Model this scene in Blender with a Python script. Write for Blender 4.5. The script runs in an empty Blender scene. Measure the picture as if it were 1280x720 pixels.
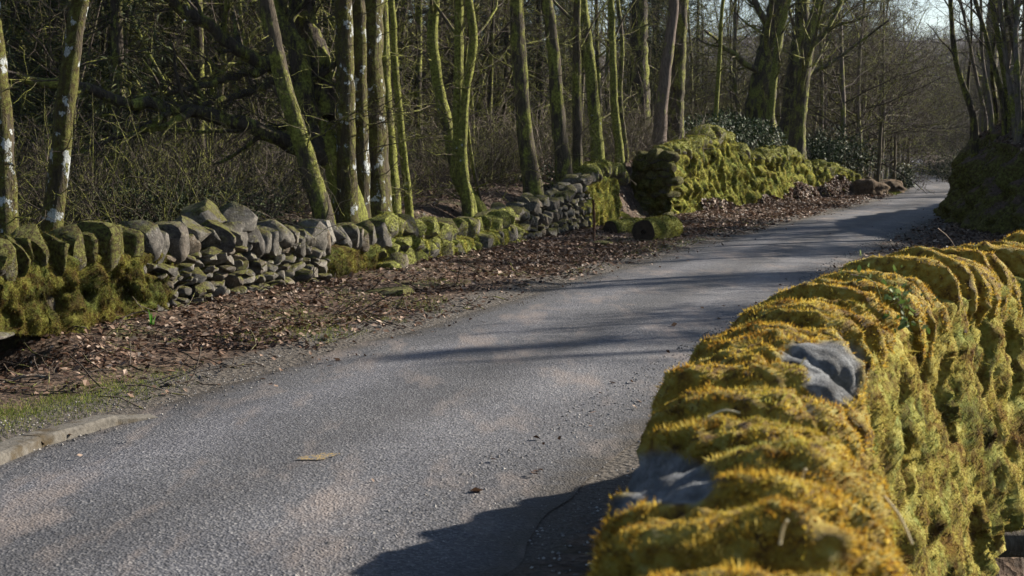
import bpy, bmesh, math, random
import numpy as np
from mathutils import Vector, Matrix

# ------------------------------------------------------------------ camera, world, sun, exposure
S = bpy.context.scene
FPX = 1778.0                       # focal length in pixels of the 1280 px wide photograph
CAM = np.array([0.0, 0.0, 1.65])
PITCH = math.atan(170.0 / FPX)     # horizon at y = 190
cd = bpy.data.cameras.new('camera'); cam = bpy.data.objects.new('camera', cd)
S.collection.objects.link(cam); S.camera = cam
cam.location = CAM; cam.rotation_euler = (math.radians(90) - PITCH, 0, 0)
cd.sensor_width = 36.0; cd.lens = FPX * 36.0 / 1280.0
cd.clip_start = 0.05; cd.clip_end = 6000
cd.dof.use_dof = True; cd.dof.focus_distance = 12.5; cd.dof.aperture_fstop = 5.6

SUN_AZ = math.radians(63); SUN_EL = math.radians(25)
SUNV = Vector((math.sin(SUN_AZ) * math.cos(SUN_EL), math.cos(SUN_AZ) * math.cos(SUN_EL), math.sin(SUN_EL)))
w = bpy.data.worlds.new('World'); S.world = w; w.use_nodes = True
wn = w.node_tree
sky = wn.nodes.new('ShaderNodeTexSky'); sky.sky_type = 'NISHITA'; sky.sun_disc = False
sky.sun_elevation = SUN_EL; sky.sun_rotation = SUN_AZ; sky.air_density = 1.0; sky.dust_density = 0.6
bg = wn.nodes['Background']; bg.inputs['Strength'].default_value = 0.05
wn.links.new(sky.outputs[0], bg.inputs[0])
sl = bpy.data.lights.new('sun', 'SUN'); so = bpy.data.objects.new('sun', sl); S.collection.objects.link(so)
sl.energy = 5.0; sl.angle = math.radians(0.55); sl.color = (1.0, 0.91, 0.77)
so.rotation_euler = SUNV.to_track_quat('Z', 'Y').to_euler(); so.location = (30, 20, 40)
S.view_settings.view_transform = 'Standard'; S.view_settings.look = 'None'
S.view_settings.exposure = 1.38; S.view_settings.gamma = 1.0; S.view_settings.use_curve_mapping = False
S.render.engine = 'CYCLES'
S.cycles.use_denoising = True
S.cycles.max_bounces = 5; S.cycles.diffuse_bounces = 1; S.cycles.glossy_bounces = 2
S.cycles.transmission_bounces = 3; S.cycles.transparent_max_bounces = 4
S.cycles.caustics_reflective = False; S.cycles.caustics_refractive = False

# ------------------------------------------------------------------ helpers
R = np.random.default_rng(11)
COL = S.collection
cp, sp_ = math.cos(PITCH), math.sin(PITCH)
def ray(u, v):
    a, b = (u - 640.0) / FPX, -(v - 360.0) / FPX
    return np.array([a, cp + b * sp_, b * cp - sp_])
def at_y(u, v, Y):
    r = ray(u, v); return CAM + r * (Y / r[1])
def on_z(u, v, z=0.0):
    r = ray(u, v); return CAM + r * ((z - CAM[2]) / r[2])
def smooth(a, b, x):
    t = np.clip((np.asarray(x, float) - a) / (b - a), 0, 1); return t * t * (3 - 2 * t)
def nrm(v):
    v = np.asarray(v, float); return v / np.maximum(np.sqrt((v * v).sum(-1, keepdims=True)), 1e-9)
def cross(a, b):
    a = np.asarray(a, float); b = np.asarray(b, float)
    return np.stack([a[..., 1] * b[..., 2] - a[..., 2] * b[..., 1], a[..., 2] * b[..., 0] - a[..., 0] * b[..., 2], a[..., 0] * b[..., 1] - a[..., 1] * b[..., 0]], -1)
def tang(P):
    T = np.empty_like(P); T[1:-1] = P[2:] - P[:-2]; T[0] = P[1] - P[0]; T[-1] = P[-1] - P[-2]; return nrm(T)
def hash3(ix, iy, iz, seed):
    h = (ix * 374761393 + iy * 668265263 + iz * 2147483647 + seed * 1274126177).astype(np.int64) & 0xffffffff
    h = ((h ^ (h >> 13)) * 1274126177) & 0xffffffff
    h = ((h ^ (h >> 16)) * 2246822519) & 0xffffffff
    return ((h ^ (h >> 15)) & 0xffffff) / float(0xffffff)
def vnoise(p, seed=0):
    """value noise in -1..1 of points (...,3)"""
    p = np.asarray(p, float); i = np.floor(p).astype(np.int64); f = p - i; f = f * f * (3 - 2 * f)
    x, y, z = i[..., 0], i[..., 1], i[..., 2]; r = 0
    for dx in (0, 1):
        for dy in (0, 1):
            for dz in (0, 1):
                wgt = (f[..., 0] if dx else 1 - f[..., 0]) * (f[..., 1] if dy else 1 - f[..., 1]) * (f[..., 2] if dz else 1 - f[..., 2])
                r = r + wgt * hash3(x + dx, y + dy, z + dz, seed)
    return r * 2 - 1
def fbm(p, oct=3, seed=0):
    p = np.asarray(p, float); r = 0; a = 1.0; t = 0
    for o in range(oct):
        r = r + a * vnoise(p * (2.03 ** o), seed + o); t += a; a *= 0.5
    return r / t
def p3(x, y, z=0.0):
    x, y, z = np.broadcast_arrays(np.asarray(x, float), np.asarray(y, float), np.asarray(z, float))
    return np.stack([x, y, z], -1)

def link(o, parent=None):
    COL.objects.link(o)
    if parent is not None: o.parent = parent
    return o
def mesh_data(name, V, F, smooth_sh=True, mat=None, attr=None):
    """V (n,3); F: array (m,3|4) or list of such arrays"""
    Fs = F if isinstance(F, list) else [F]
    Fs = [np.asarray(f, np.int32) for f in Fs if len(f)]
    me = bpy.data.meshes.new(name)
    V = np.asarray(V, np.float32)
    nl = sum(f.size for f in Fs); nf = sum(len(f) for f in Fs)
    me.vertices.add(len(V)); me.vertices.foreach_set('co', V.ravel())
    me.loops.add(nl); me.loops.foreach_set('vertex_index', np.concatenate([f.ravel() for f in Fs]))
    sizes = np.concatenate([np.full(len(f), f.shape[1], np.int32) for f in Fs])
    starts = np.concatenate([[0], np.cumsum(sizes)[:-1]]).astype(np.int32)
    me.polygons.add(nf); me.polygons.foreach_set('loop_start', starts)
    try: me.polygons.foreach_set('loop_total', sizes)
    except Exception: pass
    me.polygons.foreach_set('use_smooth', np.full(nf, bool(smooth_sh)))
    if attr:
        for k, a in attr.items():
            at = me.attributes.new(k, 'FLOAT', 'POINT'); at.data.foreach_set('value', np.asarray(a, np.float32))
    me.update(calc_edges=True)
    if mat: me.materials.append(mat)
    return me
def mobj(name, V, F, mat, parent=None, loc=None, smooth_sh=True, kind=None, attr=None):
    V = np.asarray(V, float)
    if loc is not None: V = V - np.asarray(loc)
    o = bpy.data.objects.new(name, mesh_data(name, V, F, smooth_sh, mat, attr))
    if kind: o['kind'] = kind
    link(o, parent)
    if loc is not None and parent is None: o.location = loc
    return o
def thing(name, label, cat, loc=(0, 0, 0), group=None):
    o = bpy.data.objects.new(name, None); link(o); o.location = loc
    o.empty_display_size = 0.2
    o['label'] = label; o['category'] = cat
    if group: o['group'] = group
    return o
def tag(o, label, cat, group=None):
    o['label'] = label; o['category'] = cat
    if group: o['group'] = group
    return o
def grid_faces(nu, nv, wrap_v=False):
    i, j = np.meshgrid(np.arange(nu - 1), np.arange(nv if wrap_v else nv - 1), indexing='ij')
    j2 = (j + 1) % nv
    return np.stack([i * nv + j, (i + 1) * nv + j, (i + 1) * nv + j2, i * nv + j2], -1).reshape(-1, 4)
def tris_of(F):
    F = np.asarray(F)
    return F if F.shape[1] == 3 else np.concatenate([F[:, [0, 1, 2]], F[:, [0, 2, 3]]])
class Geo:
    def __init__(s): s.v = []; s.q = []; s.t = []; s.n = 0
    def add(s, V, quads=None, tris=None):
        s.v.append(np.asarray(V, float))
        if quads is not None: s.q.append(np.asarray(quads) + s.n)
        if tris is not None: s.t.append(np.asarray(tris) + s.n)
        s.n += len(V)
    def tube(s, P, rad, sides=4, cap=False):
        P = np.asarray(P, float); n = len(P); rad = np.broadcast_to(np.asarray(rad, float), (n,))
        T = tang(P)
        ref = np.array([0.0, 0.0, 1.0]) if abs(T[:, 2].mean()) < 0.8 else np.array([1.0, 0.0, 0.0])
        A = nrm(cross(T, ref)); B = cross(T, A)
        th = np.arange(sides) * 2 * math.pi / sides
        V = P[:, None] + rad[:, None, None] * (A[:, None] * np.cos(th)[None, :, None] + B[:, None] * np.sin(th)[None, :, None])
        V = V.reshape(-1, 3); F = TF(n, sides)
        if cap:
            V = np.concatenate([V, P[:1], P[-1:]]); k = n * sides
            j = np.arange(sides); j2 = (j + 1) % sides
            t = np.concatenate([np.stack([np.full(sides, k), j2, j], -1), np.stack([np.full(sides, k + 1), (n - 1) * sides + j, (n - 1) * sides + j2], -1)])
            s.add(V, F, t)
        else: s.add(V, F)
    def arrays(s):
        V = np.concatenate(s.v); F = []
        if s.q: F.append(np.concatenate(s.q))
        if s.t: F.append(np.concatenate(s.t))
        return V, F
    def obj(s, name, mat, parent=None, loc=None, smooth_sh=True, kind=None):
        V, F = s.arrays(); return mobj(name, V, F, mat, parent, loc, smooth_sh, kind)
_TF = {}
def TF(n, sides):
    if (n, sides) not in _TF: _TF[(n, sides)] = grid_faces(n, sides, True)
    return _TF[(n, sides)]
def scatter(V, F, n, rng=R):
    """area weighted random points and normals on a mesh"""
    T = np.concatenate([tris_of(f) for f in (F if isinstance(F, list) else [F])])
    a, b, c = V[T[:, 0]], V[T[:, 1]], V[T[:, 2]]
    N = np.cross(b - a, c - a); A = np.linalg.norm(N, axis=1); N = nrm(N)
    k = rng.choice(len(T), n, p=A / A.sum())
    r1 = np.sqrt(rng.random(n)); r2 = rng.random(n)
    wts = np.stack([1 - r1, r1 * (1 - r2), r1 * r2], -1)
    P = (V[T[k]] * wts[..., None]).sum(1)
    return P, N[k], T[k], wts
def blades(P, N, L, W, up=1.0, down=0.0, rnd=0.5, rng=R):
    n = len(P)
    L = np.broadcast_to(L, (n,)) * rng.uniform(0.5, 1.3, n); W = np.broadcast_to(W, (n,)) * rng.uniform(0.7, 1.3, n)
    D = nrm(N * up + np.array([0, 0, -1.0]) * np.reshape(np.broadcast_to(down, (n,)), (n, 1)) + rng.normal(0, rnd, (n, 3)))
    Sd = nrm(np.cross(D, rng.normal(0, 1, (n, 3))))
    B = P - N * (L * 0.15)[:, None]
    V = np.stack([B - Sd * W[:, None] / 2, B + Sd * W[:, None] / 2, B + D * L[:, None]], 1).reshape(-1, 3)
    return V, np.arange(3 * n).reshape(n, 3)

# ------------------------------------------------------------------ materials
def new_mat(name):
    m = bpy.data.materials.new(name); m.use_nodes = True
    nt = m.node_tree; b = nt.nodes['Principled BSDF']; b.inputs['Roughness'].default_value = 0.9
    b.inputs['Specular IOR Level'].default_value = 0.25
    return m, nt, b
def put(nt, sock, val):
    if isinstance(val, bpy.types.NodeSocket): nt.links.new(val, sock)
    elif isinstance(val, (tuple, list)) and len(val) == 3 and sock.type == 'RGBA': sock.default_value = (*val, 1)
    else: sock.default_value = val
def pos(nt, scale=(1, 1, 1)):
    g = nt.nodes.new('ShaderNodeNewGeometry')
    mp = nt.nodes.new('ShaderNodeMapping'); mp.inputs['Scale'].default_value = scale
    nt.links.new(g.outputs['Position'], mp.inputs['Vector']); return mp.outputs[0]
def noise(nt, vec, scale, detail=3, rough=0.55):
    n = nt.nodes.new('ShaderNodeTexNoise'); n.inputs['Scale'].default_value = scale
    n.inputs['Detail'].default_value = detail; n.inputs['Roughness'].default_value = rough
    nt.links.new(vec, n.inputs['Vector']); return n.outputs[0]
def voro(nt, vec, scale, feat='F1', out=0):
    n = nt.nodes.new('ShaderNodeTexVoronoi'); n.feature = feat; n.inputs['Scale'].default_value = scale
    nt.links.new(vec, n.inputs['Vector']); return n.outputs[out]
def ramp(nt, fac, stops):
    n = nt.nodes.new('ShaderNodeValToRGB'); e = n.color_ramp.elements
    while len(e) < len(stops): e.new(0.5)
    for k, (p, c) in enumerate(stops):
        e[k].position = p; e[k].color = (*c, 1) if not isinstance(c, float) else (c, c, c, 1)
    put(nt, n.inputs[0], fac); return n.outputs[0]
def mix(nt, fac, a, b, mode='MIX'):
    n = nt.nodes.new('ShaderNodeMix'); n.data_type = 'RGBA'; n.blend_type = mode
    put(nt, n.inputs[0], fac); put(nt, n.inputs[6], a); put(nt, n.inputs[7], b); return n.outputs[2]
def math_(nt, op, a, b=0.0, c=0.0, clamp=False):
    n = nt.nodes.new('ShaderNodeMath'); n.operation = op; n.use_clamp = clamp
    put(nt, n.inputs[0], a); put(nt, n.inputs[1], b)
    if op in ('MULTIPLY_ADD',): put(nt, n.inputs[2], c)
    return n.outputs[0]
def rng_map(nt, v, a, b, c=0.0, d=1.0):
    n = nt.nodes.new('ShaderNodeMapRange'); put(nt, n.inputs[0], v)
    for k, x in enumerate((a, b, c, d)): n.inputs[k + 1].default_value = x
    return n.outputs[0]
def bump(nt, b, h, strength=0.5, dist=0.02):
    n = nt.nodes.new('ShaderNodeBump'); n.inputs['Strength'].default_value = strength; n.inputs['Distance'].default_value = dist
    put(nt, n.inputs['Height'], h); nt.links.new(n.outputs[0], b.inputs['Normal'])
def normal_z(nt):
    g = nt.nodes.new('ShaderNodeNewGeometry'); s = nt.nodes.new('ShaderNodeSeparateXYZ')
    nt.links.new(g.outputs['Normal'], s.inputs[0]); return s.outputs[2]
def island(nt):
    g = nt.nodes.new('ShaderNodeNewGeometry'); return g.outputs['Random Per Island']
def translucent(nt, b, col, amt):
    out = nt.nodes['Material Output']; t = nt.nodes.new('ShaderNodeBsdfTranslucent'); m = nt.nodes.new('ShaderNodeMixShader')
    put(nt, t.inputs[0], col); m.inputs[0].default_value = amt
    nt.links.new(b.outputs[0], m.inputs[1]); nt.links.new(t.outputs[0], m.inputs[2]); nt.links.new(m.outputs[0], out.inputs[0])

def moss_mat(name, stops, bscale=90, fuzz=False, transl=0.42):
    m, nt, b = new_mat(name); p = pos(nt)
    f = noise(nt, p, 5.0, 4); f2 = noise(nt, p, 38, 3)
    f = math_(nt, 'MULTIPLY_ADD', f2, 0.45, math_(nt, 'MULTIPLY', f, 0.55))
    if fuzz: f = math_(nt, 'ADD', f, math_(nt, 'MULTIPLY_ADD', island(nt), 0.22, -0.11))
    c = ramp(nt, rng_map(nt, f, 0.32, 0.68), stops)
    c = mix(nt, 1.0, c, ramp(nt, noise(nt, p, 3.4, 4, .65), [(.36, (1.08, 1.0, .95)), (.50, (1.0, 1.0, 1.0)), (.60, (.58, .70, .72)), (.70, (.40, .40, .5))]), 'MULTIPLY')
    c = mix(nt, 1.0, c, ramp(nt, noise(nt, p, 8.7, 4, .7), [(.38, (.62, .46, .50)), (.47, (1.0, .95, .95)), (.62, (1.08, 1.05, 1.1))]), 'MULTIPLY')
    put(nt, b.inputs['Base Color'], c); b.inputs['Roughness'].default_value = 1.0
    b.inputs['Specular IOR Level'].default_value = 0.1
    if fuzz: translucent(nt, b, c, transl)
    else: bump(nt, b, noise(nt, p, bscale, 4, 0.7), 0.9, 0.03)
    return m
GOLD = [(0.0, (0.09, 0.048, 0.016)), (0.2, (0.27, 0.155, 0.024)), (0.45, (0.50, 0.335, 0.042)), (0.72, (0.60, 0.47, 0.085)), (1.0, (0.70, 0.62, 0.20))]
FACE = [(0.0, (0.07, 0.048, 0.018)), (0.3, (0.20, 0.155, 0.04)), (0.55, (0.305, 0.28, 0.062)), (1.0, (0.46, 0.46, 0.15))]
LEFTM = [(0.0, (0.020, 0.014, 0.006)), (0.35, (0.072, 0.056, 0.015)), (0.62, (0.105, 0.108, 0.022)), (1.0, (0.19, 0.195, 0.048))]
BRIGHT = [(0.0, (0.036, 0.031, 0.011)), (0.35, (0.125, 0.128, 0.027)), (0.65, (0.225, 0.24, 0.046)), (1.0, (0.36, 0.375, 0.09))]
M_GOLD = moss_mat('moss_gold', GOLD); M_GOLD_F = moss_mat('moss_gold_fuzz', GOLD, fuzz=True)
M_FACE = moss_mat('moss_face', FACE); M_FACE_F = moss_mat('moss_face_fuzz', FACE, fuzz=True)
M_LEFT = moss_mat('moss_left', LEFTM); M_LEFT_F = moss_mat('moss_left_fuzz', LEFTM, fuzz=True)
M_BRI = moss_mat('moss_bright', BRIGHT, 50); M_BRI_F = moss_mat('moss_bright_fuzz', BRIGHT, fuzz=True)

def rock_nodes(nt, p, lo=(0.035, 0.034, 0.032), hi=(0.28, 0.268, 0.245)):
    oi = nt.nodes.new('ShaderNodeObjectInfo').outputs['Random']
    f = noise(nt, p, 11, 8, 0.75)
    c = ramp(nt, f, [(0.32, lo), (0.5, tuple((a + b) * .45 for a, b in zip(lo, hi))), (0.66, hi)])
    tint = ramp(nt, oi, [(0.0, (0.75, 0.73, 0.73)), (0.35, (1.15, 1.10, 1.02)), (0.6, (0.55, 0.53, 0.53)), (0.8, (1.0, 0.84, 0.68)), (1.0, (1.4, 1.38, 1.35))])
    c = mix(nt, 1.0, c, tint, 'MULTIPLY')
    li = rng_map(nt, noise(nt, p, 16, 4, 0.7), 0.60, 0.68)
    return mix(nt, math_(nt, 'MULTIPLY', li, 0.55), c, (0.34, 0.34, 0.31))
def stone_mat(name, moss_lo, moss_hi, stops=LEFTM, **k):
    m, nt, b = new_mat(name); p = pos(nt)
    c = rock_nodes(nt, p, **k)
    f = math_(nt, 'ADD', math_(nt, 'MULTIPLY', normal_z(nt), 0.35), noise(nt, p, 5.5, 5, 0.7))
    fac = rng_map(nt, f, moss_lo, moss_hi)
    mc = ramp(nt, rng_map(nt, noise(nt, p, 30, 4), 0.3, 0.7), stops)
    put(nt, b.inputs['Base Color'], mix(nt, fac, c, mc)); b.inputs['Roughness'].default_value = 0.85
    h = math_(nt, 'ADD', noise(nt, p, 22, 6, 0.7), math_(nt, 'MULTIPLY', fac, math_(nt, 'MULTIPLY', noise(nt, p, 110, 3, .7), 0.8)))
    h = math_(nt, 'ADD', h, math_(nt, 'MULTIPLY', noise(nt, p, 70, 8, .8), .8)); bump(nt, b, h, 1.0, 0.03)
    return m
M_STONE = stone_mat('stone_bare', 0.66, 0.84)
M_STONE_H = stone_mat('stone_half_moss', 0.56, 0.70)
M_STONE_M = stone_mat('stone_mossy', 0.26, 0.44)
M_STONE_B = stone_mat('stone_bright_moss', 0.36, 0.52, BRIGHT)
M_CORE = stone_mat('wall_core', 0.45, 0.8, lo=(0.02, 0.018, 0.015), hi=(0.08, 0.07, 0.06))

def near_stone_mat():
    m, nt, b = new_mat('near_cope'); p = pos(nt)
    a = nt.nodes.new('ShaderNodeAttribute'); a.attribute_name = 'moss'
    rock = ramp(nt, noise(nt, p, 14, 6, 0.7), [(0.3, (0.06, 0.062, 0.066)), (0.5, (0.20, 0.21, 0.225)), (0.68, (0.42, 0.44, 0.47))])
    mc = ramp(nt, rng_map(nt, noise(nt, p, 24, 4), 0.3, 0.7), [(q, tuple(x * .75 for x in c)) for q, c in GOLD])
    put(nt, b.inputs['Base Color'], mix(nt, a.outputs['Fac'], rock, mc)); b.inputs['Roughness'].default_value = 0.8
    bump(nt, b, math_(nt, 'ADD', noise(nt, p, 30, 8, 0.75), noise(nt, p, 150, 3, 0.7)), 1.0, 0.03)
    return m
M_NEAR = near_stone_mat()

def bark_mat(name, lo, hi, moss=0.0, lichen=0.0, mstops=BRIGHT, mlo=0.0):
    m, nt, b = new_mat(name); p = pos(nt); pv = pos(nt, (1, 1, 0.22))
    c = ramp(nt, noise(nt, pv, 26, 5, 0.65), [(0.3, lo), (0.7, hi)])
    h = noise(nt, pv, 40, 5, 0.7)
    if moss > 0:
        f = rng_map(nt, noise(nt, pos(nt, (1, 1, 0.4)), 4.5, 5, 0.7), 0.62 - moss * 0.42, 0.72 - moss * 0.42)
        mc = ramp(nt, rng_map(nt, noise(nt, p, 22, 5, .7), 0.3, 0.7), mstops)
        c = mix(nt, f, c, mc); h = math_(nt, 'ADD', h, math_(nt, 'MULTIPLY', noise(nt, p, 90, 3, .7), f))
    if lichen > 0:
        f = rng_map(nt, noise(nt, pos(nt, (1, 1, .9)), 6.8, 5, 0.62), 0.70 - lichen * 0.2, 0.735 - lichen * 0.2)
        c = mix(nt, f, c, ramp(nt, noise(nt, p, 60, 3), [(0.35, (0.26, 0.29, 0.29)), (0.65, (0.52, 0.55, 0.56))]))
    put(nt, b.inputs['Base Color'], c); bump(nt, b, h, 0.9, 0.03)
    return m
B_MOSS = bark_mat('bark_mossy', (0.022, 0.018, 0.012), (0.09, 0.07, 0.045), moss=0.62, lichen=0.15)
B_MOSS2 = bark_mat('bark_half_mossy', (0.022, 0.018, 0.013), (0.10, 0.08, 0.055), moss=0.36)
B_LICH = bark_mat('bark_lichen', (0.020, 0.016, 0.011), (0.075, 0.058, 0.036), moss=0.48, lichen=0.66, mstops=LEFTM)
B_LICH2 = bark_mat('bark_lichen_specks', (0.022, 0.019, 0.011), (0.085, 0.066, 0.038), moss=0.40, lichen=0.56, mstops=LEFTM)
B_PINE = bark_mat('bark_pine', (0.07, 0.052, 0.042), (0.21, 0.165, 0.14), moss=.15)
B_DARK = bark_mat('bark_dark', (0.016, 0.013, 0.010), (0.07, 0.055, 0.042), moss=0.32)
B_GREY = bark_mat('bark_grey', (0.06, 0.05, 0.042), (0.20, 0.17, 0.145), moss=0.30)
B_TWIG = bark_mat('bark_twig', (0.028, 0.022, 0.018), (0.105, 0.083, 0.066), moss=0.2)
B_TWIGM = bark_mat('bark_twig_mossy', (0.03, 0.024, 0.018), (0.11, 0.088, 0.062), moss=0.4)
B_TWIGL = bark_mat('bark_twig_pale', (0.10, 0.08, 0.065), (0.30, 0.25, 0.20))

# ------------------------------------------------------------------ terrain functions
_ry = np.array([-40, 7.7, 24, 45, 60, 77, 95, 117, 150, 190, 260.])
_rx = np.array([-19.3, -1.24, 4.6, 12.75, 18.2, 22.7, 27.3, 32.8, 41.0, 47.0, 52.0])
def _spl(xs, ys, x):
    x = np.asarray(x, float); m = np.gradient(ys, xs); k = np.clip(np.searchsorted(xs, x) - 1, 0, len(xs) - 2)
    h = xs[k + 1] - xs[k]; t = np.clip((x - xs[k]) / h, 0, 1)
    return (2*t**3-3*t**2+1)*ys[k] + (t**3-2*t**2+t)*h*m[k] + (-2*t**3+3*t**2)*ys[k+1] + (t**3-t**2)*h*m[k+1]
def road_x(y): return _spl(_ry, _rx, y)
def road_d(x, y):
    s = (road_x(np.asarray(y) + .5) - road_x(np.asarray(y) - .5))
    return (x - road_x(y)) / np.sqrt(1 + s * s)
HALF = 1.48
NW = np.array([(0.30, -1.5), (0.36, 1.0), (0.40, 2.3), (0.52, 3.2), (0.72, 4.2), (1.04, 5.3), (1.58, 6.45), (2.32, 7.5), (3.25, 8.5), (4.5, 9.35), (6.2, 10.2), (9, 11.3), (14, 13.0)])
def nw_path(n):
    seg = np.r_[0, np.cumsum(np.linalg.norm(np.diff(NW, axis=0), axis=1))]
    s = np.linspace(0, seg[-1], n)
    return s, np.stack([_spl(seg, NW[:, 0], s), _spl(seg, NW[:, 1], s)], -1)
_nws, _nwp = nw_path(160)
_nwt = nrm(np.gradient(_nwp, axis=0)); _nwn = np.stack([_nwt[:, 1], -_nwt[:, 0]], -1)   # outward (stream side)
def nw_side(x, y):
    """signed distance to the near wall's centre line, + on the stream side"""
    x = np.asarray(x, float); sh = x.shape; q = np.stack([x.ravel(), np.asarray(y, float).ravel()], -1)
    out = np.empty(len(q))
    for a in range(0, len(q), 20000):
        dd = q[a:a + 20000, None] - _nwp[None]; k = (dd ** 2).sum(-1).argmin(1)
        out[a:a + 20000] = (dd[np.arange(len(k)), k] * _nwn[k]).sum(-1)
    return out.reshape(sh)
def behind(y): return np.interp(y, [8, 11, 14, 18, 22, 26, 30, 36, 44, 55, 70], [0.0, .05, .25, .45, .55, .75, 1.0, 1.35, 1.1, .7, .2])
def ground_z(x, y):
    x = np.asarray(x, float); y = np.asarray(y, float); x, y = np.broadcast_arrays(x, y)
    d = road_d(x, y); L = -d
    z = 0.05 * smooth(HALF, HALF + .5, L) + 0.10 * smooth(2.4, 3.9, L) * smooth(9, 13, y)
    z = z + fbm(p3(x * .9, y * .9), 3, 3) * 0.05 * smooth(HALF, HALF + .8, np.abs(d))
    z = z + .012 * (1 - smooth(2.2, 3.2, np.abs(d)))
    z = z + behind(y) * smooth(4.3, 5.4, L) + fbm(p3(x * .3, y * .3), 2, 5) * 0.25 * smooth(5, 9, L)
    z = z - 0.34 * smooth(1.0, 0.35, np.hypot(x + 4.35, y - 10.75))                       # the culvert mouth
    z = z + 24 * smooth(20, 130, L) * smooth(-30, 30, y)
    sd = nw_side(x, y); near = (y < 30) & (x > -2)
    z = z + np.where(near, -1.30 * smooth(-0.45, -0.28, sd) + 1.7 * smooth(2.6, 8, sd), 0)
    z = z + 0.55 * smooth(3.5, 7, d) * smooth(12, 20, y) + 14 * smooth(12, 90, d) * smooth(14, 40, y)
    z = z - 0.35 * np.exp(-((y - 92) / 12.0) ** 2) + 1.3 * smooth(100, 170, y)
    z = z + (75 + 25 * fbm(p3(x / 260, y / 900), 3, 8)) * smooth(230, 1300, y)
    return z

# ------------------------------------------------------------------ ground, road
def axis(a, b, step, lo, hi, n):
    m = np.arange(a, b + 1e-6, step)
    l = a - np.geomspace(step, a - lo, n); h = b + np.geomspace(step, hi - b, n)
    return np.concatenate([l[::-1], m, h])
gx = axis(-9, 16, 0.18, -1600, 2200, 34); gy = axis(1.5, 46, 0.25, -120, 3000, 40)
XX, YY = np.meshgrid(gx, gy, indexing='ij')
def ground_mat():
    m, nt, b = new_mat('leafy_ground'); p = pos(nt)
    c = ramp(nt, noise(nt, p, 9, 6, .75), [(0.3, (0.016, 0.011, 0.008)), (0.5, (0.050, 0.034, 0.024)), (0.68, (0.115, 0.078, 0.055))])
    v = voro(nt, p, 24, 'F1', 1)
    sp2 = nt.nodes.new('ShaderNodeSeparateColor'); nt.links.new(v, sp2.inputs[0])
    leaf = ramp(nt, sp2.outputs[0], [(0.0, (0.03, 0.02, 0.014)), (0.5, (0.085, 0.05, 0.032)), (1.0, (0.2, 0.14, 0.1))])
    c = mix(nt, 0.55, c, leaf)
    g = rng_map(nt, noise(nt, p, 1.1, 4, .6), 0.56, 0.66)
    c = mix(nt, math_(nt, 'MULTIPLY', g, 0.6), c, ramp(nt, noise(nt, p, 60, 3), [(0.3, (0.03, 0.035, 0.01)), (0.7, (0.10, 0.11, 0.03))]))
    at = nt.nodes.new('ShaderNodeAttribute'); at.attribute_name = 'gravel'
    gr = ramp(nt, noise(nt, p, 75, 3, .8), [(0.35, (0.035, 0.030, 0.026)), (0.6, (0.105, 0.092, 0.08)), (0.75, (0.26, 0.235, 0.21))])
    e = math_(nt, 'ADD', at.outputs['Fac'], math_(nt, 'MULTIPLY_ADD', noise(nt, p, 3.0, 5, .7), 0.9, -0.45))
    c = mix(nt, rng_map(nt, e, 0.35, 0.7), c, gr)
    put(nt, b.inputs['Base Color'], c)
    bump(nt, b, math_(nt, 'ADD', noise(nt, p, 30, 5, .7), voro(nt, p, 24)), 0.9, 0.03)
    return m
M_GROUND = ground_mat()
gnd = mobj('ground', p3(XX, YY, ground_z(XX, YY)).reshape(-1, 3), grid_faces(len(gx), len(gy)), M_GROUND, kind='structure', attr={'gravel': (1 - smooth(1.6, 2.5, np.abs(road_d(XX, YY)))).ravel()})

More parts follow.
